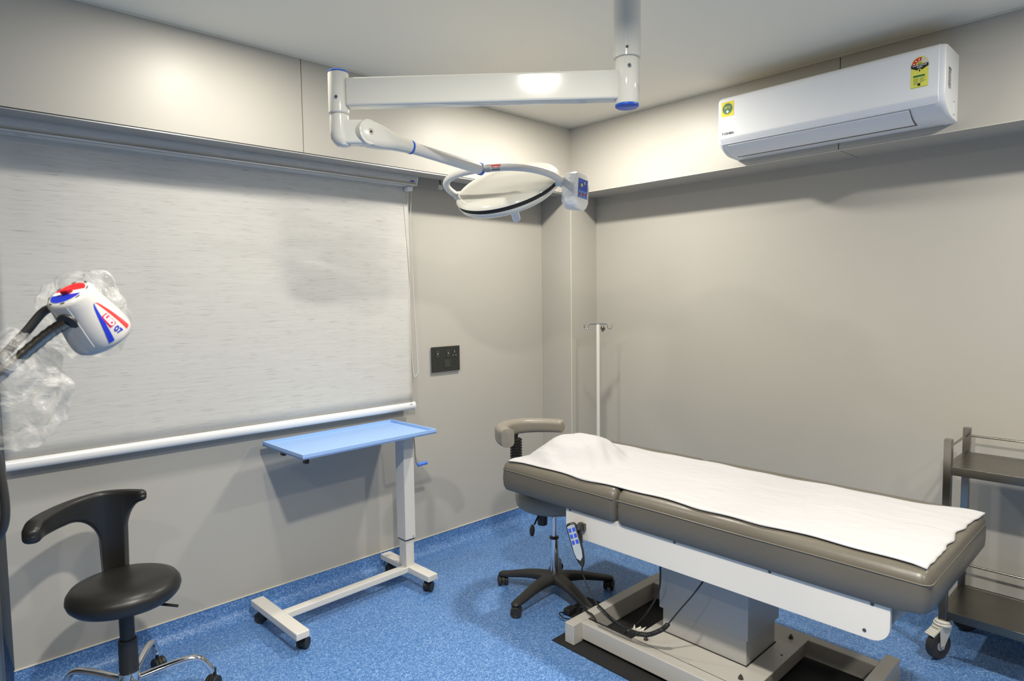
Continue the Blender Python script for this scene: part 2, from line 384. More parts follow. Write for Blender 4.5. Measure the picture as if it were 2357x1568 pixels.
# ------------------------------------------------------------------ switch plate
t = thing('switch_plate', 'black switch and socket plate on the left wall', 'switch plate', (-.912, D1, 1.232))
MB().box((-.114, -.008, -.088), (.112, 0, .076)).build('mounting_frame', 'alu', t, bevel=.002)
MB().box((-.1135, -.016, -.080), (.1125, -.008, .082)).build('plate', 'switch', t, bevel=.002)
for x0, z0, w_, h_ in ((-.083, .012, .028, .046), (.002, .012, .028, .046), (-.018, -.055, .05, .052)):
    r_ = MB().box((x0, -.0195, z0), (x0 + w_, -.016, z0 + h_)).build('rocker', 'switch_light', t, bevel=.0012)
    if h_ < .05: MB().cyl((x0 + w_/2, -.0194, z0 + h_*.55), (x0 + w_/2, -.0202, z0 + h_*.55), .0026, n=12).build('indicator', 'white_print', r_)
for hs_ in (((-.063, -.005), (-.052, -.018), (-.067, -.018), (-.072, -.028), (-.052, -.03)), ((.066, -.008), (.058, -.02), (.075, -.02), (.058, -.031), (.075, -.031))):
    mb = MB()
    for x, z in hs_: mb.cyl((x, -.0159, z - .01), (x, -.0163, z - .01), .0032, n=12)
    mb.build('socket_outlet', 'ink', t)
mb = MB()
for x, z, s in ((.068, .046, 1.5), (.056, .022, 1), (.079, .022, 1)): mb.box((x - .0015, -.0180, z - .004*s), (x + .0015, -.0172, z + .004*s))
mb.build('socket_pins', 'caster_hub', t)
MB().box((.048, -.0175, .008), (.088, -.016, .062)).build('socket_insert', 'switch', t, bevel=.001)

# ------------------------------------------------------------------ air conditioner
AY0, AY1 = -1.235, -2.262
t = thing('air_conditioner', 'white split air conditioner mounted on the right bulkhead', 'air conditioner', (0, 0, 0))
def side(inset=0):
    i = inset
    p = [(-.0, 2.366 + i), (-.08, 2.3695 + i), (-.112, 2.3735 + i), (-.138, 2.382 + i), (-.162, 2.393 + i), (-.182, 2.4055 + i*.8), (-.200, 2.4195 + i*.5), (-.212 + i, 2.440)]
    p += [(-.217 + i, 2.47), (-.217 + i, 2.62)] + [(x, z) for x, z in arc2(-.187 + i, 2.633 - i, .03, 180, 90, 6)] + [(0, 2.663 - i)]
    return p
MB().prism(side(.002), lambda a, b, h: (a, h, b), AY0 - .012, AY1 + .012).build('body', 'ac_plastic', t, bevel=.002)
def capside(y0, y1, nm):
    rg = [(y0, .0), (y0 - .0 + (y1-y0)*.55, 0), (y0 + (y1-y0)*.85, .004), (y1, .014)]
    mbb = MB(); rings = []
    for y, i in rg:
        cx, cz = -.1, 2.52
        rings.append([V3((cx + (a-cx)*(1 - i*4) if a < -.001 else 0, y, cz + (b-cz)*(1 - i*3))) for a, b in side(0)])
    mbb.loops(rings); return mbb.build(nm, 'ac_plastic', t, ang=40)
capside(AY1 + .045, AY1, 'end_cap'); capside(AY0 - .018, AY0, 'end_cap')
# front panel proud of body
poly = [(-.196, 2.4235), (-.2075, 2.4235), (-.2205, 2.444), (-.2222, 2.450), (-.2225, 2.456), (-.2225, 2.615)] + arc2(-.1905, 2.632, .032, 180, 100, 6) + [(-.16, 2.658), (-.16, 2.60), (-.21, 2.60), (-.21, 2.46)]
MB().prism(poly, lambda a, b, h: (a, h, b), AY0 - .014, AY1 + .022).build('front_panel', 'ac_plastic', t, bevel=.0015)
# air outlet: dark slot, flap following the curve
curve = [(-.1955, 2.416), (-.182, 2.4055), (-.162, 2.393), (-.138, 2.382), (-.112, 2.3735), (-.078, 2.3693)]
def ribbon(pts, y0, y1, d0, d1):
    nn = []
    for i in range(len(pts)):
        a = pts[max(0, i-1)]; b = pts[min(len(pts)-1, i+1)]; tx, tz = b[0]-a[0], b[1]-a[1]; l = math.hypot(tx, tz); nn.append((-(-tz)/l*-1, -tx/l))
    out = [(p[0] - abs(n_[0])*d1, p[1] - abs(n_[1])*d1) for p, n_ in zip(pts, nn)]; inn = [(p[0] - abs(n_[0])*d0, p[1] - abs(n_[1])*d0) for p, n_ in zip(pts, nn)]
    return MB().prism(out + inn[::-1], lambda a, b, h: (a, h, b), y0, y1)
ribbon(curve, AY0 - .045, AY0 - .895, -.001, .0012).build('outlet_slot', 'bolt', t)
ribbon([(a - .0, b) for a, b in curve[:-1]] + [(-.099, 2.3718)], AY0 - .0475, AY0 - .892, .0008, .0045).build('flap', 'ac_plastic', t, bevel=.001)
MB().box((-.2065, AY0 - .016, 2.4205), (-.195, AY1 + .026, 2.4240)).build('panel_joint', 'white_plastic', t)
MB().box((-.18, AY0 - .06, 2.6605), (-.03, AY1 + .08, 2.6655)).build('top_grille', 'caster_white', t, bevel=.001)
MB().box((-.066, AY1 - .001, 2.395), (-.02, AY1 + .004, 2.445)).build('cable_hatch', 'ac_plastic', t, bevel=.003)
MB().box((-.068, AY1 - .0006, 2.444), (-.055, AY1 + .004, 2.447)).build('hatch_gap', 'ink', t); MB().box((-.066, AY1 - .0006, 2.391), (-.050, AY1 + .004, 2.3935)).build('hatch_gap', 'ink', t)
mb = MB(); z = 2.572
for k in range(26):
    hgt = .004 if k < 2 else random.choice((.0007, .001, .0014))
    for x_, w_ in ((-.165, .011), (-.150, .012), (-.133, .009)):
        if random.random() < .72 or k < 2: mb.box((x_, AY1 - .0008, z - hgt), (x_ + w_, AY1 + .002, z))
    z -= hgt + .0022
mb.build('barcode', 'ink', t)
XF = -.2228
def ac(y, z, d=0): return lambda a, b: V3((XF - .0003 - d, y - a, z + b))
def acpoly(poly, m, d, name, par): 
    return MB().prism(poly, lambda a, b, h: (XF - h, a, b), 0, d).build(name, m, par)
lettering('TOSHIBA', .0165, ac(-1.295, 2.4695), 'ink', t, 'brand_lettering', bold=.0005)
# 24 degree sticker
st = acpoly([(-1.258, 2.559), (-1.327, 2.559), (-1.327, 2.634), (-1.258, 2.634)], 'yellow', .0005, 'temperature_sticker', t)
acpoly([(-1.2925 + .0275*math.cos(a*PI/20), 2.598 + .0275*math.sin(a*PI/20)) for a in range(40)], 'green', .0008, 'dial', st)
for k in range(28):
    pass
mb = MB()
for k in range(44):
    a = 2*PI*k/44
    if k % 11 == 5: continue
    cy, cz = -1.2925 + .0315*math.cos(a), 2.598 + .0315*math.sin(a); mb.box((XF - .0009, cy - .0009, cz - .001), (XF - .0003, cy + .0009, cz + .001))
mb.build('ring_print', 'green', st)
lettering('24°C', .0165, ac(-1.2925, 2.603, .0008), 'yellow', st, 'dial_lettering', bold=.0003)
acpoly([(-1.2925 + .007*math.cos(a*PI/10), 2.583 + .007*math.sin(a*PI/10)) for a in range(20)], 'white_print', .0011, 'dial_badge', st)
# energy label
lc = -2.170; lw = .032
arch = [(lc + lw, 2.495), (lc + lw, 2.59)] + [(lc + lw*math.cos(a*PI/16), 2.59 + .034*math.sin(a*PI/16)) for a in range(1, 16)] + [(lc - lw, 2.59), (lc - lw, 2.495)]
en = acpoly(arch, 'lemon', .0005, 'energy_label', t)
def sector(a0, a1, r, k=1.06, n=10): return [(lc, 2.585)] + [(lc - r*math.cos(math.radians(a0 + (a1-a0)*i/n)), 2.588 + r*k*math.sin(math.radians(a0 + (a1-a0)*i/n))) for i in range(n+1)]
acpoly(sector(75, 180, .030), 'red', .0008, 'rating_band', en)
acpoly(sector(0, 75, .030), 'caster_white', .0008, 'rating_band', en)
acpoly(sector(0, 180, .0155), 'lemon', .0011, 'rating_centre', en)
acpoly([(lc + lw, 2.592), (lc + lw, 2.580), (lc, 2.563), (lc - lw, 2.580), (lc - lw, 2.592)], 'ink', .0011, 'title_band', en)
acpoly([(lc + .0075*math.cos(a*PI/10), 2.566 + .0075*math.sin(a*PI/10)) for a in range(20)], 'lemon', .0014, 'seal', en)
acpoly([(lc + .0045*math.cos(a*PI/10)*.6, 2.566 + .005*math.sin(a*PI/10)) for a in range(20)], 'ink', .0017, 'seal_mark', en)
lettering('POWER SAVINGS', .0068, ac(lc, 2.5868, .0014), 'white_print', en, 'label_lettering', bold=.0002)
lettering('GUIDE', .0068, ac(lc, 2.5795, .0014), 'white_print', en, 'label_lettering', bold=.0002)
for a in (160, 128, 97):
    cy, cz = lc - .0228*math.cos(math.radians(a)), 2.588 + .0235*math.sin(math.radians(a))
    acpoly([(cy + (.0046 if i % 2 == 0 else .0019)*math.sin(i*PI/5), cz + (.0046 if i % 2 == 0 else .0019)*math.cos(i*PI/5)) for i in range(10)], 'white_print', .0012, 'star', en)
mb = MB()
for k in range(3): mb.box((XF - .0016, lc - .010 + .001*k, 2.590 + .004*k), (XF - .001, lc + .010 - .001*k, 2.5915 + .004*k))
mb.build('centre_print', 'green', en); mb = MB()
for k in range(8): mb.box((XF - .0008, lc + .003 + .0015*(k % 2), 2.534 - .0037*k), (XF - .0004, lc + .022, 2.5352 - .0037*k))
mb.build('fine_print', 'green', en); mb = MB()
for k in range(6): mb.box((XF - .0008, lc - .024 + .005*(k % 3), 2.534 - .0037*k), (XF - .0004, lc - .001, 2.5352 - .0037*k))
mb.build('fine_print', 'green', en)
MB().box((XF - .0008, lc - lw*.92, 2.4965), (XF - .0004, lc + lw*.92, 2.4975)).build('bottom_print', 'green', en)
acpoly([(lc + .023, 2.547), (lc - .020, 2.547), (lc - .020, 2.5395), (lc + .023, 2.5395)], 'green', .0008, 'green_band', en)
acpoly([(lc + .006, 2.513), (lc - .004, 2.513), (lc - .004, 2.502), (lc + .006, 2.502)], 'ink', .0008, 'badge', en)

# ------------------------------------------------------------------ casters shared builder
def twin_caster(parent, x, y, r=.026, ang=0, top=.075, w_=.04, m='black_plastic'):
    c, s = math.cos(ang), math.sin(ang); ax = V3((-s, c, 0)); fw = V3((c, s, 0)); p = V3((x, y, r))
    off = fw*(-.012)
    hd = MB(); hd.cyl(p + off*-1 + V3((0, 0, r*.4)), p + off*-1 + V3((0, 0, top - r)), .007, n=12)
    rings = []
    for k in (-1, 1):
        rings.append([p + ax*(k*w_*.16) + fw*(math.cos(a)*r*1.0) + V3((0, 0, math.sin(a)*r*1.02)) for a in [math.radians(q) for q in range(-20, 201, 20)]] )
    hd.loops(rings)
    o = hd.build('caster', m, parent, bevel=.001)
    for k in (-1, 1):
        MB().lathe(p + ax*(k*w_*.2), ax*k, [(.4*r, 0), (r*.97, 0), (r, .002), (r, w_*.25), (r*.93, w_*.30), (r*.6, w_*.3), (r*.55, w_*.27), (.0, w_*.27)], 28).build('wheel', m, o)
    return o

# ------------------------------------------------------------------ overbed table
t = thing('overbed_table', 'white overbed table with a pale blue tray top beside the left wall', 'overbed table', (-1.40, .03, 0), math.radians(2))
MB().box((-.8175, -.275, .071), (-.7525, .215, .104)).build('foot', 'enamel_satin', t, bevel=.003)
MB().box((-.0325, -.235, .071), (.0325, .225, .104)).build('foot', 'enamel_satin', t, bevel=.003)
MB().box((-.753, -.05, .072), (-.03, .0, .103)).build('crossbar', 'enamel_satin', t, bevel=.003)
MB().box((-.040, -.045, .1), (.016, .021, .27)).build('inner_column', 'enamel_satin', t, bevel=.003)
oc = MB().box((-.047, -.053, .262), (.023, .029, .868)).build('outer_column', 'enamel_satin', t, bevel=.004)
MB().box((-.044, -.050, .257), (.020, .026, .262)).build('column_sleeve', 'black_plastic', t)
MB().cyl((.006, -.0528, .275), (.006, -.0545, .275), .003, n=12).build('screw', 'black_plastic', oc)
X0, X1, Y0, Y1 = -.730, .055, -.222, .205
mb = MB().box((X0, Y0, .884), (X1, Y1, .892))
for a, b in (((X0, Y0, .884), (X1, Y0 + .008, .907)), ((X0, Y1 - .008, .884), (X1, Y1, .907)), ((X0, Y0 + .008, .884), (X0 + .008, Y1 - .008, .907)), ((X1 - .008, Y0 + .008, .884), (X1, Y1 - .008, .907))): mb.box(a, b)
mb.build('tray_top', 'tray_blue', t)
MB().box((X0 + .05, Y0 + .06, .868), (X1 - .015, Y0 + .095, .884)).box((X0 + .05, Y1 - .1, .868), (X1 - .015, Y1 - .065, .884)).build('support_rail', 'enamel_satin', t, bevel=.002)
for yy in (Y0 + .035, Y1 - .16): 
    MB().box((X0 + .03, yy, .852), (X0 + .05, yy + .03, .884)).build('end_stop', 'black_plastic', t, bevel=.003)
    
MB().box((X1 - .02, Y0 + .065, .868), (X1 - .012, Y0 + .09, .880)).build('rail_plug', 'black_plastic', t)
ck = MB().tube(bez([(.02, .0, .84), (.048, -.008, .842), (.056, -.008, .832), (.064, -.010, .70), (.068, -.012, .672), (.076, -.012, .664), (.09, -.013, .666)], 6), .0048, 10).build('crank', 'chrome', t)
MB().lathe((.078, -.012, .6645), (1, -.05, .04), [(.0, 0), (.009, 0), (.0115, .003), (.0105, .025), (.011, .05), (.012, .06), (.010, .064), (0, .064)], 24).build('crank_grip', 'handle_blue', ck)
for x, y, a in ((-.76, -.225, .6), (-.79, .155, 2.0), (.002, -.19, .5), (0, .17, 2.2)): twin_caster(t, x, y, .028, a, .078, .046)

# ------------------------------------------------------------------ stools
def blade(path, zt, zb, th, n=20, ex=.5, endround=.12, cap=.03):
    P = [V3(p) for p in path]; N = len(P); rg = []; h_ = n//2
    for i, p in enumerate(P):
        u = i/(N-1); tg = (P[min(i+1, N-1)] - P[max(i-1, 0)]); tg.z = 0; tg.normalize(); nn = V3((tg.y, -tg.x, 0))
        e = min(u, 1-u)/endround; k = 1 if e >= 1 else max(.2, math.sqrt(max(0, 1-(1-e)**2)))
        top, bot = zt(u), zb(u); sh = (top-bot)*.5*(1-k)*.6; top -= sh; bot += sh
        c_ = min(cap, (top-bot)/2); T = th(u) if callable(th) else th
        ring = []
        for q in range(h_ + 1):
            a = PI*q/h_; ring.append(p + nn*(T*k*math.copysign(abs(math.cos(a))**ex, math.cos(a))) + V3((0, 0, top - c_ + c_*abs(math.sin(a))**ex)))
        for q in range(h_ + 1):
            a = PI + PI*q/h_; ring.append(p + nn*(T*k*math.copysign(abs(math.cos(a))**ex, math.cos(a))) + V3((0, 0, bot + c_ - c_*abs(math.sin(a))**ex)))
        rg.append(ring)
    return MB().loops(rg)

# black stool
SX, SY = -2.852, -.185
t = thing('doctor_stool', 'black stool with a curved arm back and chrome star base', 'stool', (SX, SY, 0), group=None)
seatp = [(0, .458), (.09, .454), (.15, .456), (.178, .463), (.191, .477), (.197, .495), (.194, .513), (.182, .530), (.150, .543), (.09, .546), (.045, .543), (0, .541)]
MB().lathe((0, 0, 0), (0, 0, 1), seatp, 64).build('seat', 'black_seat', t)
MB().box((-.05, -.035, .428), (.05, .035, .456)).box((-.035, -.045, .424), (.035, .045, .45)).build('seat_plate', 'black_plastic', t, bevel=.003)
MB().cyl((.04, -.03, .447), (.150, -.135, .430), .0055, n=12).build('height_lever', 'black_plastic', t)
MB().cyl((0, 0, .30), (0, 0, .43), .0125).build('gas_lift', 'chrome', t)
MB().lathe((0, 0, 0), (0, 0, 1), [(.018, .285), (.026, .285), (.0265, .397), (.024, .40), (.018, .40)], 32).build('lift_sleeve', 'black_plastic', t)
MB().lathe((0, 0, 0), (0, 0, 1), [(.02, .172), (.033, .172), (.034, .176), (.0345, .19), (.034, .192), (.0335, .302), (.030, .304), (.02, .30)], 32).build('lift_shroud', 'black_plastic', t)
# T-shaped arm: bar follows an arc, drops to the seat as a post
path = bez([(-.290, -.045, 0), (-.255, .03, 0), (-.19, .10, 0), (-.11, .155, 0), (-.03, .178, 0), (.045, .145, 0), (.108, .08, 0)], 14)
def ztop(u): return .842 + .008*math.sin(u*PI) + .016*u - .015*(1 - sm(u/.12))
def zbot(u):
    if u < .643:
        q = max(0, (u - .40)/.243); return .770 - .135*(1 - math.sqrt(max(0, 1 - q*q)))
    if u <= .829: return .52
    q = max(0, (.985 - u)/.156); return .812 - .15*(1 - math.sqrt(max(0, 1 - q*q)))
def resample(P, ts):
    L = [0]
    for a, b in zip(P, P[1:]): L.append(L[-1] + (b - a).length)
    out = []
    for q in ts:
        f_ = q*(len(P) - 1); k = min(int(f_), len(P) - 2); out.append(P[k].lerp(P[k+1], f_ - k))
    return out
ts = [k/150 for k in range(151)]
path = resample(path, ts)
blade(path, ztop, zbot, lambda u: .029 - .010*sm((u-.15)/.4), 28, .8, .045, .022).build('arm_back', 'black_seat', t, ang=80)
hub = MB().lathe((0, 0, 0), (0, 0, 1), [(.0, .10), (.034, .10), (.04, .115), (.04, .15), (.036, .172), (0, .172)], 32).build('hub', 'chrome', t)
for k in range(5):
    a = math.radians(-14 + 72*k); c, s = math.cos(a), math.sin(a); R_ = .285
    pts = bez([(.03*c, .03*s, .135), (.12*c, .12*s, .150), (.20*c, .20*s, .158), (.25*c, .25*s, .148), (R_*c, R_*s, .098), (R_*1.02*c, R_*1.02*s, .078)], 5)
    L_ = MB().tube(pts, .016, 14, flat=.75).build('base_arm', 'chrome', t)
    twin_caster(t, R_*c + .01, R_*s, .029, a + .8, .085, .044)

# grey stool behind the bed head
t = thing('doctor_stool', 'grey padded stool with a black star base at the bed head', 'stool', (-.93, -.685, 0))
MB().lathe((0, 0, 0), (0, 0, 1), [(0, .490), (.14, .492), (.185, .499), (.203, .514), (.208, .535), (.208, .575), (.2, .590), (.18, .598), (.08, .600), (0, .600)], 64).build('seat', 'vinyl_grey', t)
MB().box((-.075, -.05, .474), (.055, .05, .492)).box((-.04, -.03, .460), (.04, .03, .48)).build('mechanism', 'black_plastic', t, bevel=.003)
MB().cyl((-.085, .005, .413), (-.085, .005, .490), .026, .029, 28).build('tension_knob', 'black_plastic', t, bevel=.003)
lv = MB().tube([(-.09, .0, .484), (-.13, -.006, .468), (-.166, -.014, .438)], .0045, 8).build('lever_rod', 'black_plastic', t)
MB().sphere((-.184, -.016, .412), .032, 12, (.55, .30, 1)).build('lever_paddle', 'black_plastic', t)
MB().cyl((0, 0, .31), (0, 0, .475), .0145).build('gas_lift', 'chrome', t)
MB().cyl((0, 0, .105), (0, 0, .318), .0245).build('lift_tube', 'chrome', t)
MB().lathe((0, 0, 0), (0, 0, 1), [(.015, .315), (.024, .315), (.026, .32), (.024, .327), (.015, .327)], 28).build('collar', 'black_plastic', t)
# star base: one moulded piece
mb = MB().lathe((0, 0, 0), (0, 0, 1), [(0, .075), (.04, .07), (.046, .09), (.042, .118), (.03, .128), (0, .128)], 32)
mb.build('base_hub', 'stool_base', t)
for k in range(5):
    a = math.radians(184 - 72*k); c, s = math.cos(a), math.sin(a); sd = V3((-s, c, 0)); rg = []
    for r_, zt_, hh, ww in ((.01, .128, .058, .046), (.06, .127, .056, .042), (.14, .120, .046, .036), (.21, .104, .040, .032), (.27, .088, .034, .030), (.315, .080, .030, .028), (.338, .072, .014, .020)):
        p = V3((r_*c, r_*s, zt_)); rg.append([p - sd*ww*.55 , p - sd*ww - V3((0, 0, .010)), p - sd*ww*.9 - V3((0, 0, hh)), p + sd*ww*.9 - V3((0, 0, hh)), p + sd*ww - V3((0, 0, .010)), p + sd*ww*.55])
    MB().loops(rg).build('base_arm', 'stool_base', t, sub=2, ang=180)
    twin_caster(t, .312*c, .312*s, .028, a + (2.2 if k != 3 else 1), .07, .054, 'stool_base')
# padded arm: section swept round the seat
pth = bez([(-.268, .065, 0), (-.245, .13, 0), (-.185, .205, 0), (-.09, .250, 0), (.01, .235, 0), (.09, .16, 0), (.15, .055, 0)], 10)
blade(pth, lambda u: .948 - .01*u, lambda u: .848 + .018*u, .037, 28, .8, .02, .03).build('arm_rest', 'vinyl_grey', t, ang=60)
def ringpath(u0):
    i = u0
    p = pth[i]; tg = (pth[min(i+1, len(pth)-1)] - pth[max(i-1, 0)]); tg.z = 0; tg.normalize(); nn = V3((tg.y, -tg.x, 0))
    return [p + tg*(-.001 if i == 0 else .001) + nn*(.0365*math.copysign(abs(math.cos(a))**.45, math.cos(a))) + V3((0, 0, .898 - .0 + .0495*math.copysign(abs(math.sin(a))**.45, math.sin(a)))) for a in [2*PI*q/40 for q in range(41)]]
MB().tube(bez([(-.05, .235, .87), (-.05, .24, .82), (-.04, .22, .70), (-.03, .20, .60), (-.02, .12, .462)], 6), .012, 10).build('arm_support', 'black_plastic', t)
mb = MB()
for k in range(9): mb.box((-.075, .215, .70 + .0155*k), (-.025, .262, .711 + .0155*k))
mb.box((-.07, .22, .69), (-.03, .257, .84)); mb.build('ratchet_bracket', 'black_plastic', t, bevel=.0015)

# ------------------------------------------------------------------ examination bed
BX, BY = -1.251, -1.048     # near head corner of the base frame
t = thing('examination_bed', 'electric examination bed with taupe cushions and white side boards', 'bed', (BX, BY, 0))
def B(name, a, b, m='bed_paint', bv=.004, par=None): return MB().box(a, b).build(name, m, par or t, bevel=bv)
B('base_tube', (0, -.055, .006), (.76, 0, .102)); B('base_tube', (-.0, -1.185, .006), (.765, -1.13, .102))
B('base_rail', (.055, -1.131, .02), (.103, -.054, .1)); B('base_rail', (.640, -1.131, .02), (.690, -.054, .1))
B('cross_tube', (.102, -.845, .02), (.641, -.79, .1))
B('base_plate', (.095, -.86, .097), (.648, -.31, .1035), bv=.001)
B('base_edge', (.102, -.325, .02), (.641, -.312, .098))
MB().box((.1032, -1.12, .0985), (.1055, -.06, .1042)).build('plate_gap', 'dark_gap', t)
lc_ = B('column_lower', (.255, -.765, .1035), (.518, -.368, .27), 'column_paint', .003)
B('column_upper', (.243, -.777, .215), (.530, -.356, .60), 'column_paint', .003)
B('column_foot', (.25, -.77, .1032), (.523, -.363, .105), 'dark_gap', 0)
for x, y in ((.135, -.36), (.16, -.79), (.60, -.42), (.602, -.80)):
    MB().lathe((x, y, .1035), (0, 0, 1), [(.0115, 0), (.0115, .003), (.0085, .003), (.0085, .011), (.004, .012), (.004, .018), (0, .018)], 6).build('anchor_bolt', 'bolt', t, ang=20)
MB().cyl((.44, -.83, .1034), (.44, -.83, .104), .006, n=16).build('bolt_hole', 'ink', t)
# top frame and side boards
mb = MB().box((.052, -1.25, .585), (.10, -.02, .638)).box((.675, -1.25, .585), (.725, -.02, .638)).box((.10, -1.25, .585), (.675, -1.21, .638)).box((.10, -.06, .585), (.675, -.02, .638)).box((.20, -.80, .565), (.575, -.33, .60))
mb.build('top_frame', 'bed_paint', t, bevel=.002)
def board(y0, y1, x, nm):
    r = .055; z0, z1 = .512, .644
    poly = [(y0, z1), (y0, z0 + r)] + arc2(y0 + r, z0 + r, r, 180, 270, 8)[1:] + arc2(y1 - r, z0 + r, r, 270, 360, 8) + [(y1, z1)]
    return MB().prism(poly, lambda a, b, h: (h, a, b), x, x + .018).build(nm, 'bed_panel', t, bevel=.0015)
nb = board(-1.345, .015, .03, 'side_board'); board(-1.345, .015, .728, 'side_board')
for y, z in ((-.012, .633), (-.569, .633), (-.959, .633), (-1.293, .631), (-1.272, .537)):
    MB().cyl((.0305, y, z), (.0285, y, z), .0058, n=16).build('screw', 'bolt', nb)
MB().prism([(-1.39, .638), (-1.30, .51), (-1.24, .51), (-1.24, .638)], lambda a, b, h: (h, a, b), .08, .11).build('end_bracket', 'column_paint', t)
# cushions
MX0, MX1 = .008, .795
def cushion(y0, y1, seg_y, nm, foot=False, seed=0):
    n = 40; rings = []
    zt, zb = .782, .640
    for i in range(seg_y + 1):
        u = i/seg_y; y = y0 + (y1 - y0)*u
        e0 = (y0 - y)*-1; e0 = abs(y - y0); e1 = abs(y1 - y); rad = .03
        def rr(e): return 0 if e >= rad else rad*(1 - math.sqrt(max(0, 1 - (1 - e/rad)**2)))
        ins = max(rr(e0), rr(e1))
        sl = 0
        x0 = MX0 + ins*.85; x1 = MX1 - ins*.85; top = zt - ins*.5; bot = zb + ins*.3
        if foot: bot += .012*sm(1 - e1/.10)
        cw = (x0 + x1)/2
        bulge = .003*math.sin(y*9 + seed)
        prof = [(x0 + .012, bot), (x0 - .000, bot + .02), (x0 - .003 + bulge*.5, (bot + top)/2 - .01), (x0, top - .040), (x0 + .001, top - .034), (x0 + .010, top - .010), (x0 + .032, top + .004), (x0 + .060, top + .006), (x0 + .10, top + .003)]
        for k in range(1, 6): prof.append((x0 + .10 + (cw*2 - 2*(x0 + .10))*k/6, top + .001))
        mir = [(2*cw - a, b) for a, b in prof[:9]][::-1]
        rings.append([V3((a, y, b)) for a, b in prof + mir])
    return MB().loops(rings).build(nm, 'vinyl', t, ang=50)
def ys(a, b): return a, b
cushion(.438, -.283, 60, 'head_cushion', seed=1)
cushion(-.287, -1.455, 90, 'body_cushion', foot=True, seed=4)
# piping lines
for nm, y0, y1, ends in (('piping', .425, -.275, (1, 0)), ('piping', -.297, -1.435, (0, 1))):
    z = .746
    def cr(cx, cy, a0, a1): return [(a, b, z) for a, b in arc2(cx, cy, .0275, a0, a1, 6)]
    pts = [(MX0 - .001, y0 + (y1-y0)*k/10, z + .001*math.sin(k)) for k in range(1, 10)]
    if ends[1]: pts = [(MX0 - .001, y0, z)] + pts + cr(MX0 + .027, -1.428, 180, 270) + [((MX0 + MX1)/2, -1.4558, z + .002)] + cr(MX1 - .027, -1.428, 270, 360)
    if ends[0]: pts = cr(MX1 - .027, .411, 0, 90) + [((MX0 + MX1)/2, .4388, z)] + cr(MX0 + .027, .411, 90, 180) + pts + [(MX0 - .001, y1, z)]
    MB().tube(pts, .0022, 8).build(nm, 'stitch', t)
# hand-control bracket on the board
mb = MB().box((.014, -.108, .559), (.030, -.072, .592)).box((-.020, -.100, .570), (.018, -.094, .600)).box((.002, -.105, .505), (.010, -.083, .585)); mb.build('control_bracket', 'bolt', t, bevel=.002)

# sheet
def sheet_z(a, b):   # a across 0..1, b along 0..1 from head
    pu, pv = (a - .44)/.33, (b - .115)/.10
    d = math.sqrt(pu*pu + pv*pv)
    bump = .098*sm(1.45 - d) if d < 1.45 else 0
    bump *= 1
    r1 = .004*math.sin(26*(a*1.2 + b*1.4) + 3*noise.noise(V3((a*3, b*9, 0)))) * sm(1.9 - d) * (1 if d > .7 else .5)
    w_ = .0035*noise.noise(V3((a*4, b*14, 2))) + .002*noise.noise(V3((a*16, b*30, 5))) + .0035*(max(0, 1 - abs(noise.noise(V3((a*5 + b*3, b*9 - a*2, 9))))*9))**2*.5
    fold = .0025*math.exp(-((b - .305 - .02*a)/.006)**2) + .0025*math.exp(-((b - .72)/.006)**2) + .002*math.exp(-((a - .52 - .02*b)/.012)**2)
    return bump + r1 + w_ + fold
def cush_top(x):
    e = min(x - MX0, MX1 - x)
    if e < .032: return .772 + .014*max(0, e)/.032
    if e < .06: return .786 + .002*(e - .032)/.028
    if e < .10: return .788 - .003*(e - .06)/.04
    return .785 - .002*min(1, (e - .10)/.06)
def sh(a, b):
    x0 = MX0 + .034 + .006*math.sin(b*17) + .004*math.sin(b*41) - .014*sm((.14 - b)/.14)
    x1 = MX1 - .100 + .060*sm((b - .84)/.16)*.75 + .006*math.sin(b*19) + .004*math.sin(b*47)
    y0 = .425 - .02*(1-a)
    y1 = -1.438 + .013*math.exp(-((a - .58)/.07)**2) + .006*math.exp(-((a - .36)/.05)**2) + .005*noise.noise(V3((a*14, 3, 1))) - .018*sm((a - .8)/.2)
    x = x0 + (x1 - x0)*a; y = y0 + (y1 - y0)*b
    e = min(a, 1-a, b*2.4, (1-b)*2.4)
    z = cush_top(x) + .0055 + .0025*sm(e/.03) + sheet_z(a, b)*sm(e/.08)
    if b > .98: z -= .003*(b - .98)/.02
    return (BX + x, BY + y, z)
mb = MB().grid(sh, 90, 220)
o = mb.build('bed_sheet', 'sheet', None, recalc=False); tag(o, 'white cotton sheet spread along the bed with a raised pillow bump', 'sheet')
sd = o.modifiers.new('solid', 'SOLIDIFY'); sd.thickness = .004; sd.offset = -1

# mats
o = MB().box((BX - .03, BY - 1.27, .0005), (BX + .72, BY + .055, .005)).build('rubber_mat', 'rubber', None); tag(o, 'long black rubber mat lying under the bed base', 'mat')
o = MB().prism([(.197, .062), (.43, .062), (.425, .217), (.197, .200)], lambda a, b, h: (BX + a, BY + b, h), .0003, .0022).build('rubber_mat', 'rubber', None)
tag(o, 'small black rubber mat sticking out at the head end of the bed base', 'mat')

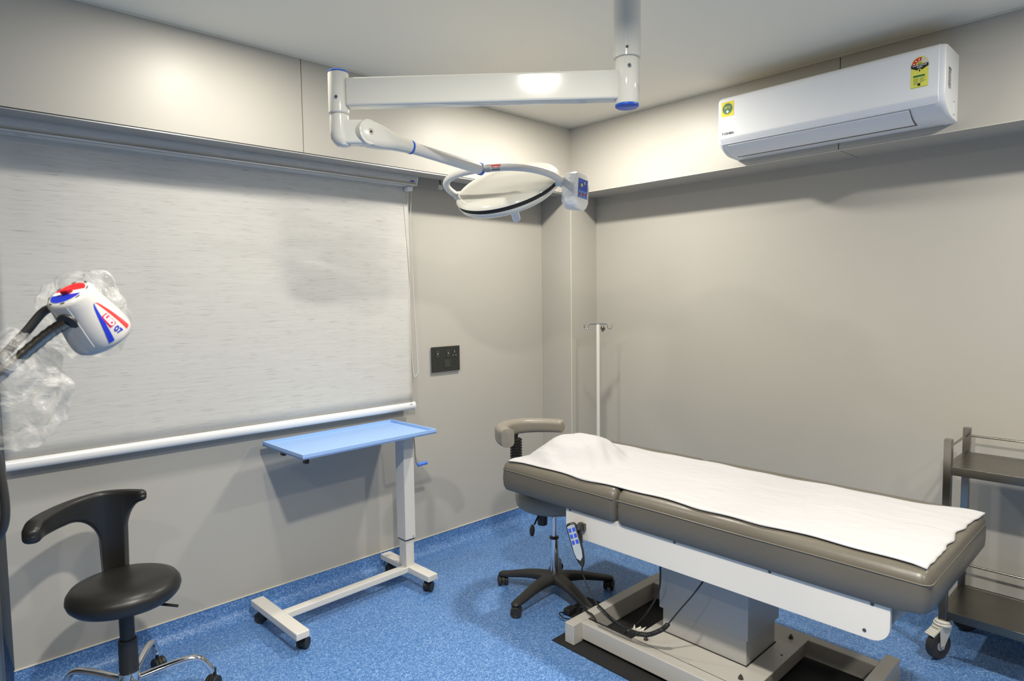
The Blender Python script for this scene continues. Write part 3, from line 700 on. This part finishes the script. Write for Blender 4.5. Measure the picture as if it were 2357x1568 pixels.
# hand control with coiled cord
t = thing('hand_control', 'black hand control with blue buttons hanging on the bed side board', 'remote control', (-1.262, -1.062, .55))
A_ = V3((-.10, -.42, -.80)).normalized()          # along the handset, top to bottom
Nn = V3((-.86, -.38, .30)); Nn = (Nn - A_*Nn.dot(A_)).normalized(); Sd = A_.cross(Nn).normalized()
hc = V3((-.004, -.075, -.048)); HL, HW, HT = .098, .0245, .010
def hpt(a, b, c): return hc + A_*a + Sd*b + Nn*c
rg = []
for a, wk in ((-HL, .55), (-HL + .006, .85), (-HL + .016, 1), (0, 1.0), (.03, .95), (.055, .8), (HL - .018, .55), (HL - .008, .34), (HL, .16)):
    rg.append([hpt(a, HW*wk*b, HT*c) for b, c in ((-1, -.6), (-.8, -1), (.8, -1), (1, -.6), (1, .5), (.85, 1), (-.85, 1), (-1, .5))])
MB().loops(rg).build('handset', 'black_plastic', t, ang=60)
poly = [(-HL + .014, -.018), (-HL + .010, 0), (-HL + .014, .018), (.03, .0185), (.058, .014), (.072, 0), (.058, -.014), (.03, -.0185)]
MB().prism(poly, lambda a, b, h: hpt(a, b, h), HT*.8, HT + .0012).build('keypad', 'grey_panel', t)
for i in range(3):
    for s in (-1, 1):
        MB().prism([(-.074 + i*.027, s*.0095 - .0065), (-.056 + i*.027, s*.0095 - .0065), (-.056 + i*.027, s*.0095 + .0065), (-.074 + i*.027, s*.0095 + .0065)], lambda a, b, h: hpt(a, b, h), HT, HT + .0026).build('button', 'button', t, bevel=.0008)
LOC = V3((-1.262, -1.062, .55))
cend = hpt(HL - .002, 0, 0)
cord = [cend] + [V3(p) - LOC for p in ((-1.250, -1.155, .375), (-1.250, -1.19, .315), (-1.245, -1.24, .245))]
MB().tube(bez(cord, 8), .0032, 8).build('cord', 'black_plastic', t)
cp = bez([V3(p) - LOC for p in ((-1.245, -1.24, .245), (-1.22, -1.30, .195), (-1.20, -1.38, .168), (-1.19, -1.46, .175), (-1.19, -1.535, .225), (-1.19, -1.568, .262))], 40)
hx = []; L_ = 0; prev = cp[0]; tl = sum((cp[i+1]-cp[i]).length for i in range(len(cp)-1)); turns = 56
dens = []
for i in range(len(cp)-1):
    for k in range(6):
        p = cp[i].lerp(cp[i+1], k/6); L_ += (cp[i+1]-cp[i]).length/6
        tg = (cp[i+1]-cp[i]).normalized(); x, y, _ = frame(tg); a = 2*PI*turns*L_/tl
        hx.append(p + (x*math.cos(a) + y*math.sin(a))*.0078)
MB().tube(hx, .0023, 6).build('coiled_cord', 'black_plastic', t)
MB().tube(bez([V3(p) - LOC for p in ((-1.19, -1.568, .262), (-1.185, -1.62, .34), (-1.17, -1.68, .43), (-1.13, -1.71, .50), (-1.08, -1.71, .57))], 8), .0032, 8).build('cord', 'black_plastic', t)

# bed power cable
o = MB().tube(bez([(-1.10, -1.46, .57), (-1.10, -1.47, .45), (-1.08, -1.45, .33), (-1.04, -1.37, .2), (-1.04, -1.30, .10), (-1.09, -1.22, .03), (-1.14, -1.17, .012), (-1.10, -1.12, .012), (-1.07, -1.18, .012), (-1.12, -1.25, .012), (-1.14, -1.2, .018), (-1.13, -1.16, .06), (-1.13, -1.12, .112), (-1.12, -1.08, .113), (-1.10, -1.02, .112), (-1.085, -.99, .06), (-1.085, -.965, .02), (-1.09, -.93, .008)], 8), .0042, 8).build('power_cable', 'black_plastic', None)
tag(o, 'black power cable looping over the bed base frame onto the floor', 'cable')
t = thing('plug_adapter', 'black plug adapter lying behind the head end of the bed base', 'plug', (-1.03, -.885, .007))
MB().box((-.03, -.02, 0), (.03, .02, .028)).build('plug_body', 'black_plastic', t, bevel=.005)
MB().tube(bez([(-.03, 0, .014), (-.07, .01, .02), (-.09, -.03, .02), (-.06, -.05, .006), (-.02, -.06, .004)], 6), .003, 8).build('lead', 'black_plastic', t)
# crumpled tape
mb = MB()
def crump(u, v):
    n_ = noise.noise_vector(V3((u*4, v*4, 3.3)))
    return V3((-1.135 + .05*u, -1.375 + .05*v, .124)) + V3((n_.x*.018, n_.y*.018, n_.z*.024))
o = mb.grid(crump, 8, 8).build('crumpled_tape', 'paper', None, ang=10, recalc=False); tag(o, 'scrap of crumpled cream tape on the near rail of the bed base', 'tape')
o.modifiers.new('solid', 'SOLIDIFY').thickness = .001

# ------------------------------------------------------------------ drip stand
t = thing('drip_stand', 'thin white drip stand with a hook bar behind the bed, near the column', 'drip stand', (-.0, -.241, 0))
MB().cyl((0, 0, .06), (0, 0, 1.425), .0125).build('pole', 'enamel_satin', t)
MB().cyl((0, 0, 1.42), (0, 0, 1.432), .009).build('pole_cap', 'cream_trim', t)
MB().sphere((.019, -.024, 1.408), .014, 8, (1, 1, 1.1)).sphere((.021, -.024, 1.392), .010, 8).sphere((.028, -.029, 1.402), .009, 8).build('clamp_knob', 'steel_dark', t)
U = CR.copy(); U.z = 0; U.normalize()
def hk(s): return [U*(s*a) + V3((0, 0, 1.434 + b)) for a, b in ((0, 0), (.05, 0), (.060, -.003), (.064, -.012), (.066, -.024), (.074, -.033), (.085, -.033), (.092, -.024), (.094, -.012), (.095, 0))]
MB().tube(bez(hk(-1)[::-1] + hk(1)[1:], 4), .0032, 8).build('hook_bar', 'chrome', t)
for k in range(5):
    a = 2*PI*k/5 + .3; MB().tube([(0, 0, .07), (.12*math.cos(a), .12*math.sin(a), .062), (.21*math.cos(a), .21*math.sin(a), .05)], .010, 10).build('base_leg', 'enamel_satin', t)
    twin_caster(t, .205*math.cos(a), .205*math.sin(a), .02, a, .05, .03)

# ------------------------------------------------------------------ steel trolley
TX, TY = -.15, -2.305; TWd, TL = .37, .70
t = thing('instrument_trolley', 'stainless steel two-shelf trolley on casters against the right wall', 'trolley', (TX, TY, 0))
P_ = .030
for x, y in ((0, 0), (TWd - P_, 0), (0, -TL), (TWd - P_, -TL)):
    MB().box((x - .015, y - .015, .172), (x + .015, y + .015, .985)).build('post', 'steel', t, bevel=.002)
MB().box((TWd - P_ - .045, -.012, .80), (TWd - P_ - .015, .006, .824)).build('corner_clip', 'caster_white', t, bevel=.003)
for z0, z1 in ((.831, .868), (.186, .222)):
    mb = MB().box((0, -TL, z1 - .004), (TWd - P_, 0, z1 - .001)).box((-.013, -TL, z0), (.008, 0, z1)).box((TWd - P_ - .008, -TL, z0), (TWd - P_ + .013, 0, z1)).box((0, -.008, z0), (TWd - P_, .013, z1)).box((0, -TL - .013, z0), (TWd - P_, -TL + .008, z1))
    mb.build('shelf', 'steel_dark', t, bevel=.0015)
for z in (.948, .325):
    mb = MB().cyl((0, 0, z), (TWd - P_, 0, z), .005).cyl((TWd - P_, 0, z), (TWd - P_, -TL, z), .005).cyl((TWd - P_, -TL, z), (0, -TL, z), .005)
    mb.build('guard_rail', 'steel', t)
def big_caster(x, y, ang, brake):
    c, s = math.cos(ang), math.sin(ang); f_ = V3((c, s, 0)); a_ = V3((-s, c, 0)); wz = .062
    wc = V3((x, y, 0)) + f_*.022 + V3((0, 0, wz))
    k = MB().lathe((x, y, 0), (0, 0, 1), [(0, .150), (.03, .150), (.036, .153), (.036, .160), (.031, .164), (.031, .170), (.026, .175), (0, .175)], 32).build('caster', 'caster_white', t)
    for sg in (-1, 1):
        MB().prism([(-.030, .152), (.034, .152), (.036, .12), (.030, .055), (.014, .048), (.006, .07), (-.02, .12)], lambda p, q, h: V3((x, y, 0)) + f_*p + a_*(sg*h) + V3((0, 0, q)), .017, .023).build('fork', 'caster_white', k, bevel=.002)
        MB().cyl(wc + a_*(sg*.022), wc + a_*(sg*.026), .009, n=20).build('axle_cap', 'caster_hub', k, bevel=.001)
    MB().box((0, 0, 0), (0, 0, 0)) if False else None
    MB().lathe(wc - a_*.015, a_, [(.045, 0), (.052, -.001), (.059, .004), (.0605, .015), (.059, .026), (.052, .031), (.045, .030)], 40).build('tyre', 'tyre', k)
    MB().lathe(wc - a_*.0145, a_, [(0, 0), (.020, -.002), (.022, .002), (.040, .002), (.046, 0), (.046, .029), (.040, .027), (.022, .027), (.020, .031), (0, .029)], 40).build('wheel_disc', 'caster_hub', k)
    if brake:
        bk = V3((x, y, 0)) - f_*0; 
        pd = MB(); dn = (f_*.8 + V3((0, 0, -.55))).normalized(); up_ = dn.cross(a_).normalized()
        cc = V3((x, y, .128)) + f_*.052
        pd.obox(cc, a_*.022, dn*.026, up_*.003)
        for q in range(6): pd.obox(cc + dn*(-.022 + q*.009) + up_*(.0035 if up_.z > 0 else -.0035), a_*.022, dn*.0028, up_*.0016)
        pd.build('brake_pedal', 'caster_white', k, bevel=.001)
        MB().obox(V3((x, y, .14)) + f_*.03, a_*.016, f_*.014, V3((0, 0, .010))).build('brake_arm', 'caster_white', k, bevel=.002)
big_caster(0, 0, math.radians(152), True); big_caster(TWd - P_, 0, math.radians(-60), False); big_caster(0, -TL, math.radians(200), True); big_caster(TWd - P_, -TL, math.radians(-80), False)

# ------------------------------------------------------------------ surgical light
PX, PY = -1.564, -1.636
t = thing('surgical_light', 'ceiling-mounted surgical light with a jointed arm and round dome head', 'surgical light', (PX, PY, H))
def T(p): return V3(p) - V3((PX, PY, H))
Z = V3((0, 0, 1))
def W(x, y, z): return V3((x, y, z)) - V3((PX, PY, H))
MB().lathe(W(PX, PY, 0), Z, [(.0, 2.435), (.042, 2.435), (.0462, 2.4365), (.0465, 2.444), (.0465, 2.775)], 48).build('drop_tube', 'enamel', t)
MB().lathe(W(PX, PY, 0), Z, [(.0, H-.03), (.09, H-.03), (.095, H-.02), (.095, H-.001), (0, H-.001)], 48).build('ceiling_cap', 'enamel', t)
MB().lathe(W(PX, PY, 0), Z, [(0, 2.281), (.040, 2.281), (.0415, 2.284), (.0415, 2.431), (.038, 2.436), (0, 2.436)], 48).build('arm_hub', 'enamel', t)
MB().lathe(W(PX, PY, 0), Z, [(0, 2.272), (.036, 2.272), (.0405, 2.275), (.041, 2.2805), (0, 2.2805)], 48).build('blue_cap', 'blue_cap', t)
Q = V3((-2.263, -.909)); Pp = V3((PX, PY)); dh = (Q - Pp).normalized(); ah = V3((dh.x, dh.y, 0)); sh_ = V3((-dh.y, dh.x, 0))
for a, z in ((50, 2.46), (170, 2.46), (-70, 2.458)):
    d_ = (-CF*V3((1, 1, 0))).normalized(); ca, sa = math.cos(math.radians(a - 60)), math.sin(math.radians(a - 60)); dd = V3((d_.x*ca - d_.y*sa, d_.x*sa + d_.y*ca, 0))
    MB().cyl(W(PX, PY, z) + dd*.0455, W(PX, PY, z) + dd*.0475, .0048, n=16).build('grub_screw', 'ink', t)
d_ = V3((-CF.x, -CF.y, 0)).normalized()
for c, z, r_ in (((PX, PY), 2.400, .0425), ((-2.263, -.909), 2.325, .0365)):
    s_ = MB().cyl(W(c[0], c[1], z) + d_*(r_ - .002), W(c[0], c[1], z) + d_*(r_ + .002), .0068, n=20).build('hub_screw', 'chrome', t)
    MB().cyl(W(c[0], c[1], z) + d_*(r_ + .0018), W(c[0], c[1], z) + d_*(r_ + .0023), .0034, n=6).build('screw_socket', 'ink', s_)
a0 = W(PX, PY, 2.345) + ah*.03; a1 = W(-2.263, -.909, 2.345) - ah*.03
MB().bar(a0, a1, .056, .098).build('main_arm', 'enamel', t, bevel=.009, seg=4)
qx, qy = -2.263, -.909
MB().lathe(W(qx, qy, 0), Z, [(0, 2.274), (.033, 2.274), (.0362, 2.278), (.0362, 2.412), (.034, 2.416), (0, 2.416)], 48).build('arm_end_hub', 'enamel', t)
MB().lathe(W(qx, qy, 0), Z, [(0, 2.416), (.0355, 2.416), (.035, 2.420), (.030, 2.4235), (0, 2.424)], 48).build('blue_cap', 'blue_cap', t)
MB().cyl(W(qx, qy, 2.268), W(qx, qy, 2.275), .030).build('joint_collar', 'enamel', t)
# elbow body
BLT = V3((-2.19, -.96, 2.212)); E = V3((-1.60, -.905, 2.168))
da = (E - BLT).normalized(); sp = da.cross(Z).normalized(); ua = sp.cross(da).normalized()
hb = V3((qx, qy, 0)); dB = V3((BLT.x - qx, BLT.y - qy, 0)); ld = dB.length; dBn = dB.normalized()
el = MB(); rg = []
for z, r_ in ((2.268, .033), (2.255, .034), (2.215, .034), (2.19, .034), (2.175, .031), (2.165, .024), (2.161, .012)):
    sh2 = dBn*(.0 if z > 2.2 else (2.2 - z)*.35)
    rg.append([W(qx, qy, z) + sh2 + (V3((math.cos(2*PI*k/40), math.sin(2*PI*k/40), 0)))*r_ for k in range(40)])
el.loops(rg); el.build('elbow', 'enamel', t)
bz = T(BLT)
MB().cyl(bz - sp*.028, bz + sp*.028, .0445, n=48).build('elbow_knuckle', 'enamel', t, bevel=.004)
MB().bar(W(qx, qy, 2.210), bz + V3((0, 0, -.0)), .058, .084).build('elbow_link', 'enamel', t, bevel=.01, seg=3)
# tapered fork + spring arm
Ls = (E - BLT).length; fk = .20
rg = []
for a, hh, ww in ((-.032, .030, .030), (-.012, .042, .032), (.02, .046, .032), (.06, .043, .032), (.12, .032, .029), (fk*.9, .0265, .0265), (fk, .0255, .0255)):
    ex = .5 + .5*min(1, max(0, a/fk))
    rg.append([bz + da*a + sp*(ww*math.copysign(abs(math.cos(q))**ex, math.cos(q))) + ua*(hh*math.copysign(abs(math.sin(q))**ex, math.sin(q))) for q in [2*PI*k/36 for k in range(36)]])
MB().loops(rg).build('arm_fork', 'enamel', t, ang=60)
bl = MB().cyl(bz + sp*.030, bz + sp*.0325, .011, n=24).build('pivot_bolt', 'steel', t, bevel=.001); MB().cyl(bz + sp*.0325, bz + sp*.0330, .005, n=6).build('bolt_socket', 'ink', bl)
MB().cyl(bz + da*fk, bz + da*(fk + .009), .0262, n=40).build('blue_ring', 'blue_cap', t)
MB().cyl(bz + da*(fk + .009), bz + da*(Ls - .012), .0225, n=40).build('spring_arm', 'enamel_satin', t)
MB().cyl(bz + da*(Ls - .012), bz + da*Ls, .0255, n=40).build('blue_ring', 'blue_cap', t)
# dome
DC = T((-1.362, -.808, 2.135)); R_ = .248
r3, u3, f3 = CR, CU, CF
nn = (r3*-.27 + u3*.80 - f3*.53).normalized(); ax = (r3*.905 - f3*.43); ax = (ax - nn*ax.dot(nn)).normalized()
DC = DC + nn*.0
prof = [(R_, 0), (R_ - .001, .004), (R_ - .008, .012), (R_*.92, .020), (R_*.75, .031), (R_*.5, .040), (R_*.25, .045), (0, .046)]
MB().lathe(DC, nn, [(0, .0), (R_ - .004, -.001), (R_, .001)] + prof[1:], 72).build('dome_cover', 'enamel', t, ang=60)
MB().lathe(DC, nn, [(0, -.001), (R_ - .006, -.001), (R_ - .006, -.019), (0, -.019)], 72).build('dark_band', 'rubber', t)
MB().lathe(DC, nn, [(0, -.019), (R_ - .004, -.019), (R_ - .004, -.022), (R_ - .012, -.038), (R_ - .026, -.049), (R_ - .045, -.051), (R_ - .05, -.047), (0, -.047)], 72).build('lower_ring', 'enamel', t, ang=50)
MB().lathe(DC, nn, [(0, -.0465), (R_ - .051, -.0465), (R_ - .051, -.05), (0, -.05)], 48).build('lens', 'clear_tip', t)
MB().lathe(DC + nn*-.06, -nn, [(0, 0), (.022, 0), (.0215, .02), (.020, .06), (.0185, .108), (.014, .116), (0, .116)], 32).build('sterile_handle', 'clear_tip', t)
# yoke
RY = .272; m_ = (nn.cross(ax)); mv = (r3*-.42 + u3*.09 - f3*.88); mv = (mv - ax*mv.dot(ax)).normalized()
yk = []
P1 = DC - ax*RY - nn*.012; yc = DC - nn*.012
for k in range(41):
    a = PI*k/40; sx = math.copysign(abs(math.cos(a))**.85, math.cos(a)); sy = abs(math.sin(a))**.85
    yk.append(yc - ax*(RY*sx) + mv*(RY*sy*1.0) + nn*.0)
MB().tube(yk, .0155, 14).build('yoke', 'enamel_satin', t)
for s in (-1, 1):
    MB().cyl(yc + ax*(s*(R_ - .008)), yc + ax*(s*(RY + .012)), .019, n=24).build('yoke_pivot', 'white_plastic', t, bevel=.003)
MB().cyl(yc + ax*(RY - .012), yc + ax*(RY + .022), .024, n=24).build('pivot_housing', 'enamel', t, bevel=.003)
# link from arm to yoke
Et = T(E); ya = min(yk, key=lambda p: (p - Et).length)
MB().tube([Et - da*.01, Et.lerp(ya, .5), ya], .0165, 16).build('yoke_socket', 'enamel_satin', t)
lab = MB(); k0 = yk.index(ya)
def yring(i0, i1, name, m, rr):
    pts = yk[i0:i1+1]; return MB().tube(pts, rr, 20).build(name, m, t)
j = min(max(k0, 2), 34)
yring(j + 1, j + 2, 'grey_collar', 'caster_hub', .0165)
yring(j + 2, j + 4, 'warning_label', 'white_print', .0162)
# red header + text on the label, facing the viewer side
lp = (yk[j+2] + yk[j+4])/2; lt = (yk[j+4] - yk[j+2]).normalized(); ln = -(M.to_3x3().col[2]*-1)
ln = (V3(camo.location) - V3((PX, PY, H)) - lp); ln = V3((-3.40, -2.99, 1.62)) - V3((PX, PY, H)) - lp; ln = (ln - lt*ln.dot(lt)).normalized(); lu = ln.cross(lt).normalized()
if lu.z < 0: lu = -lu
def lab_pt(a, b, d=.0166):
    an = b/.0162; return lp + lt*a + ln*(math.cos(an)*d) + lu*(math.sin(an)*d)
hw = (yk[j+4] - yk[j+2]).length/2*.94
mb = MB(); mb.grid(lambda u, v: lab_pt(-hw + 2*hw*u, .007 + .007*v, .0170), 6, 4); mb.build('label_header', 'red', t)
lettering('WARNING', .0085, lambda a, b: lab_pt(a, b + .0015, .0170), 'red', t, 'label_lettering', bold=.0002, xs=min(1, hw*2/.044))
mb = MB()
for q in range(3): mb.grid((lambda q: (lambda u, v: lab_pt(-hw*.9 + 1.8*hw*u, -.0055 - .0035*q + .0018*v, .0170)))(q), 6, 1)
mb.build('label_print', 'ink', t)
# shrink-wrapped control box at the right pivot
cb = T((-1.195, -1.082, 2.092))
bu = V3((0, 0, 1)); bn = (r3*.87 - f3*.48); bn.z = -.06; bn.normalize(); bs = bn.cross(bu).normalized(); bu = bs.cross(bn).normalized()
def bp(a, b, c): return cb + bs*(a*1.55) + bu*(b*.92) + bn*(c*.80)
rg = []
for c, k, zs in ((-.050, .72, .80), (-.046, .86, .9), (-.035, .95, .96), (.0, 1, 1), (.028, 1, 1), (.038, .93, .96), (.041, .86, .92)):
    ring = []
    for a, b in ((-.048, .078), (-.030, .089), (.030, .089), (.048, .078), (.053, .02), (.053, -.05), (.040, -.074), (.022, -.089), (-.022, -.089), (-.040, -.074), (-.053, -.05), (-.053, .02)):
        ring.append(bp(a*k, b*zs, c))
    rg.append(ring)
MB().loops(rg).build('control_box', 'wrap', t, ang=50)
ks = MB().prism([(-.034, -.030), (.034, -.030), (.034, .060), (-.034, .060)], lambda a, b, h: bp(a, b, h), .0405, .0425).build('keypad', 'screen_blue', t)
MB().prism([(-.033, -.029), (.033, -.029), (.033, .005), (-.033, .005)], lambda a, b, h: bp(a, b, h), .0424, .0432).build('keypad_band', 'screen_light', ks)
for q in range(3): MB().prism([(-.021 + .021*q + .006*math.cos(a*PI/4), -.012 + .008*math.sin(a*PI/4)) for a in range(8)], lambda a, b, h: bp(a, b, h), .043, .0438).build('key', 'crimson', ks)
MB().prism([(.010 + .007*math.cos(a*PI/6)*-1, .030 + .008*math.sin(a*PI/6)) for a in range(12)], lambda a, b, h: bp(a, b, h), .0424, .0434).build('key', 'yellow', ks)
MB().prism([(-.006, .036), (-.016, .036), (-.016, .050), (-.006, .050)], lambda a, b, h: bp(a, b, h), .0424, .0434).build('key', 'grey_panel', ks)
MB().cyl(yc + ax*(RY + .01), cb - bn*.02, .017, n=20).build('box_bracket', 'white_plastic', t)

# ------------------------------------------------------------------ examination lamp (left foreground)
PLX, PLY = -3.318, -1.408
t = thing('examination_lamp', 'white examination lamp head on a gooseneck stand at the left edge', 'examination lamp', (PLX, PLY, 0))
def G(p): return V3(p) - V3((PLX, PLY, 0))
nL = (r3*-.20 + u3*.75 - f3*.63).normalized()
hcap = G((-3.176, -1.485, 1.641))
sx_ = (r3 - nL*r3.dot(nL)).normalized(); sy_ = nL.cross(sx_).normalized()
hl = .119; r0, r1 = .042, .062
def hr(s): return r0 + (r1 - r0)*sm(.15 + s*.85)*1.0 if s < 1 else r1
profh = [(0, 0), (.036, 0), (.040, .001), (.0435, .005)] + [(.0445 + .0135*sm(s*1.05), .008 + s*(hl - .02)) for s in (0, .15, .3, .45, .6, .75, .9, 1)] + [(.0565, hl - .005), (.052, hl), (.048, hl), (.046, hl - .01), (0, hl - .01)]
MB().lathe(hcap, -nL, profh, 56).build('lamp_head', 'lamp_shell', t, ang=50)
def onh(ang, s, d=.0006):
    r_ = .0445 + .0135*sm(s*1.05) + d; h_ = .008 + s*(hl - .02)
    return hcap - nL*h_ + (sx_*math.cos(ang) + sy_*math.sin(ang))*r_
# dial face
def face(a, b, d): return hcap + sx_*a + sy_*b + nL*d
def disc(rx, a0, a1, m, d, nm, par, n=24): return MB().prism([(rx*math.cos(math.radians(a0 + (a1-a0)*i/n)), rx*math.sin(math.radians(a0 + (a1-a0)*i/n))) for i in range(n + (0 if abs(a1-a0) > 359 else 1))], lambda a, b, h: face(a, b, h), 0, d).build(nm, m, par)
dl = disc(.0335, 0, 360, 'white_print', .0006, 'dial', t, 40)
disc(.033, 12, 168, 'red', .0010, 'dial_print', dl); disc(.033, 186, 348, 'navy', .0010, 'dial_print', dl)
MB().prism([(-.012, -.005), (.004, -.006), (.013, 0), (.004, .006), (-.012, .005)], lambda a, b, h: face(a, b, h), .001, .010).build('dial_knob', 'red', dl, bevel=.002)
mb = MB()
for k in range(8):
    a = 2*PI*k/8 + .25; mb.obox(face(.0375*math.cos(a), .0375*math.sin(a), .0006), (sx_*-math.sin(a) + sy_*math.cos(a))*.004, (sx_*math.cos(a) + sy_*math.sin(a))*.0010, nL*.0004)
mb.build('vent_slots', 'ink', t)
# red and blue swooshes, lettering on the flank that faces the room
aim = (V3((-3.40, -2.99, 1.62)) - V3((PLX, PLY, 0)) - hcap); A0 = math.atan2(aim.dot(sy_), aim.dot(sx_))
SG = 1 if (-sx_*math.sin(A0) + sy_*math.cos(A0)).dot(r3) > 0 else -1
A0 += SG*.42
def sw(e0, e1, nm, m):   # e0(s), e1(s) edges in angle
    MB().grid(lambda u, v: onh(A0 + SG*(e0(u)*(1-v) + e1(u)*v), .18 + u*.80, .0007), 20, 3).build(nm, m, t, recalc=False)
sw(lambda u: .10 - .50*u**.62, lambda u: .13 - .34*u**.75, 'blue_swoosh', 'navy')
sw(lambda u: .17 + .24*u**.6, lambda u: .18 + .44*u**.55, 'red_swoosh', 'red')
tg_ = (-sx_*math.sin(A0) + sy_*math.cos(A0))*SG
MB().grid(lambda u, v: onh(A0 + SG*(-.06 + .28*v), .46 + u*.27, .0007), 6, 6).build('badge', 'crimson', t, recalc=False)
def txt_on(sc, c_s, c_a):   # text runs down the head
    return lambda a, b: onh(A0 + SG*(c_a + b/.055), c_s + a/(hl - .02), .0013)
lettering('LED', .0135, txt_on(1, .60, .085), 'white_print', t, 'badge_lettering', bold=.0005)
lettering('07', .0165, (lambda a, b: txt_on(1, .855, .10)(a*.98 - b*.2, a*.2 + b*.98)), 'navy', t, 'model_lettering', bold=.0005)
MB().tube([onh(A0 - SG*.85, q/12, -.0001) for q in range(0, 12)], .0011, 8).build('body_ridge', 'lamp_shell', t)
# gooseneck
sock = onh(A0 - SG*1.22, .30, -.006)
MB().lathe(onh(A0 - SG*1.22, .30, -.004), (onh(A0 - SG*1.22, .30, .01) - onh(A0 - SG*1.22, .30, 0)), [(0, 0), (.019, 0), (.019, .005), (.015, .006), (0, .006)], 28).build('socket', 'black_plastic', t)
gn = bez([sock, G((-3.2046, -1.465, 1.5655)), G((-3.244, -1.4452, 1.5269)), G((-3.2853, -1.4376, 1.4851)), G((-3.3121, -1.4291, 1.4537)), G((-3.332, -1.415, 1.38)), G((-3.325, -1.41, 1.30)), V3((0, 0, 1.22))], 10)
rad = [.0115 + .0008*math.sin(i*2.2) for i in range(len(gn))]
MB().tube(gn, .0115, 14, rad=rad).build('gooseneck', 'steel_dark', t)
cbl = bez([sock + f3*.02 + u3*.012, G((-3.1995, -1.4106, 1.6103)), G((-3.2366, -1.3935, 1.5648)), G((-3.2797, -1.3853, 1.5123)), G((-3.3141, -1.3706, 1.4695)), G((-3.345, -1.39, 1.38)), G((-3.345, -1.41, 1.25))], 8)
MB().tube(cbl, .0085, 12).build('cable', 'black_plastic', t)
MB().cyl((0, 0, .08), (0, 0, 1.24), .0125).build('stand_pole', 'steel_dark', t)
hs = bez([G((-3.36, -1.40, 1.36)), G((-3.318, -1.43, 1.405)), G((-3.302, -1.443, 1.35)), G((-3.292, -1.45, 1.26)), G((-3.294, -1.448, 1.20)), G((-3.31, -1.43, 1.165)), G((-3.34, -1.41, 1.15))], 8)
MB().tube(hs, .0075, 12).build('hose_loop', 'black_plastic', t)
MB().lathe((0, 0, 0), Z, [(0, .06), (.04, .06), (.04, .09), (.02, .10), (0, .10)], 32).build('base_hub', 'black_plastic', t)
for k in range(5):
    a = 2*PI*k/5 + .9; MB().tube([(0, 0, .075), (.15*math.cos(a), .15*math.sin(a), .068), (.25*math.cos(a), .25*math.sin(a), .055)], .013, 10).build('base_leg', 'chrome', t)
    twin_caster(t, .245*math.cos(a), .245*math.sin(a), .024, a, .06, .036)

# clear bags
def blob(c, axs, seed, nm, lbl, amp=.28, cut=None, fr=2.2):
    mbb = MB(); c = V3(c)
    def fn(u, v):
        th, ph = PI*(.02 + .96*v), 2*PI*u
        d = V3((math.sin(th)*math.cos(ph), math.sin(th)*math.sin(ph), math.cos(th)))
        k = .97 + amp*noise.noise(d*fr + V3((seed, seed, 0))) + amp*.42*abs(noise.noise(d*fr*2.0 + V3((seed, 0, seed)))) - amp*.10*abs(noise.noise(d*fr*5 + V3((0, seed, 1))))
        return c + axs[0]*(d.x*k) + axs[1]*(d.y*k) + axs[2]*(d.z*k)
    o = mbb.grid(fn, 90, 60).build(nm, 'bag', None, recalc=False, ang=70); tag(o, lbl, 'plastic bag', 'clear bags on the examination lamp'); return o
blob((-3.128, -1.335, 1.598), (r3*.094, f3*.045, u3*.098), 3.1, 'plastic_bag', 'clear crinkled plastic bag wrapped behind the examination lamp head', .30, fr=1.35)
blob((-3.252, -1.40, 1.452), (r3*.090, f3*.055, u3*.108), 8.4, 'plastic_bag', 'clear crinkled plastic bag hanging from the gooseneck of the examination lamp', .42, fr=1.5)
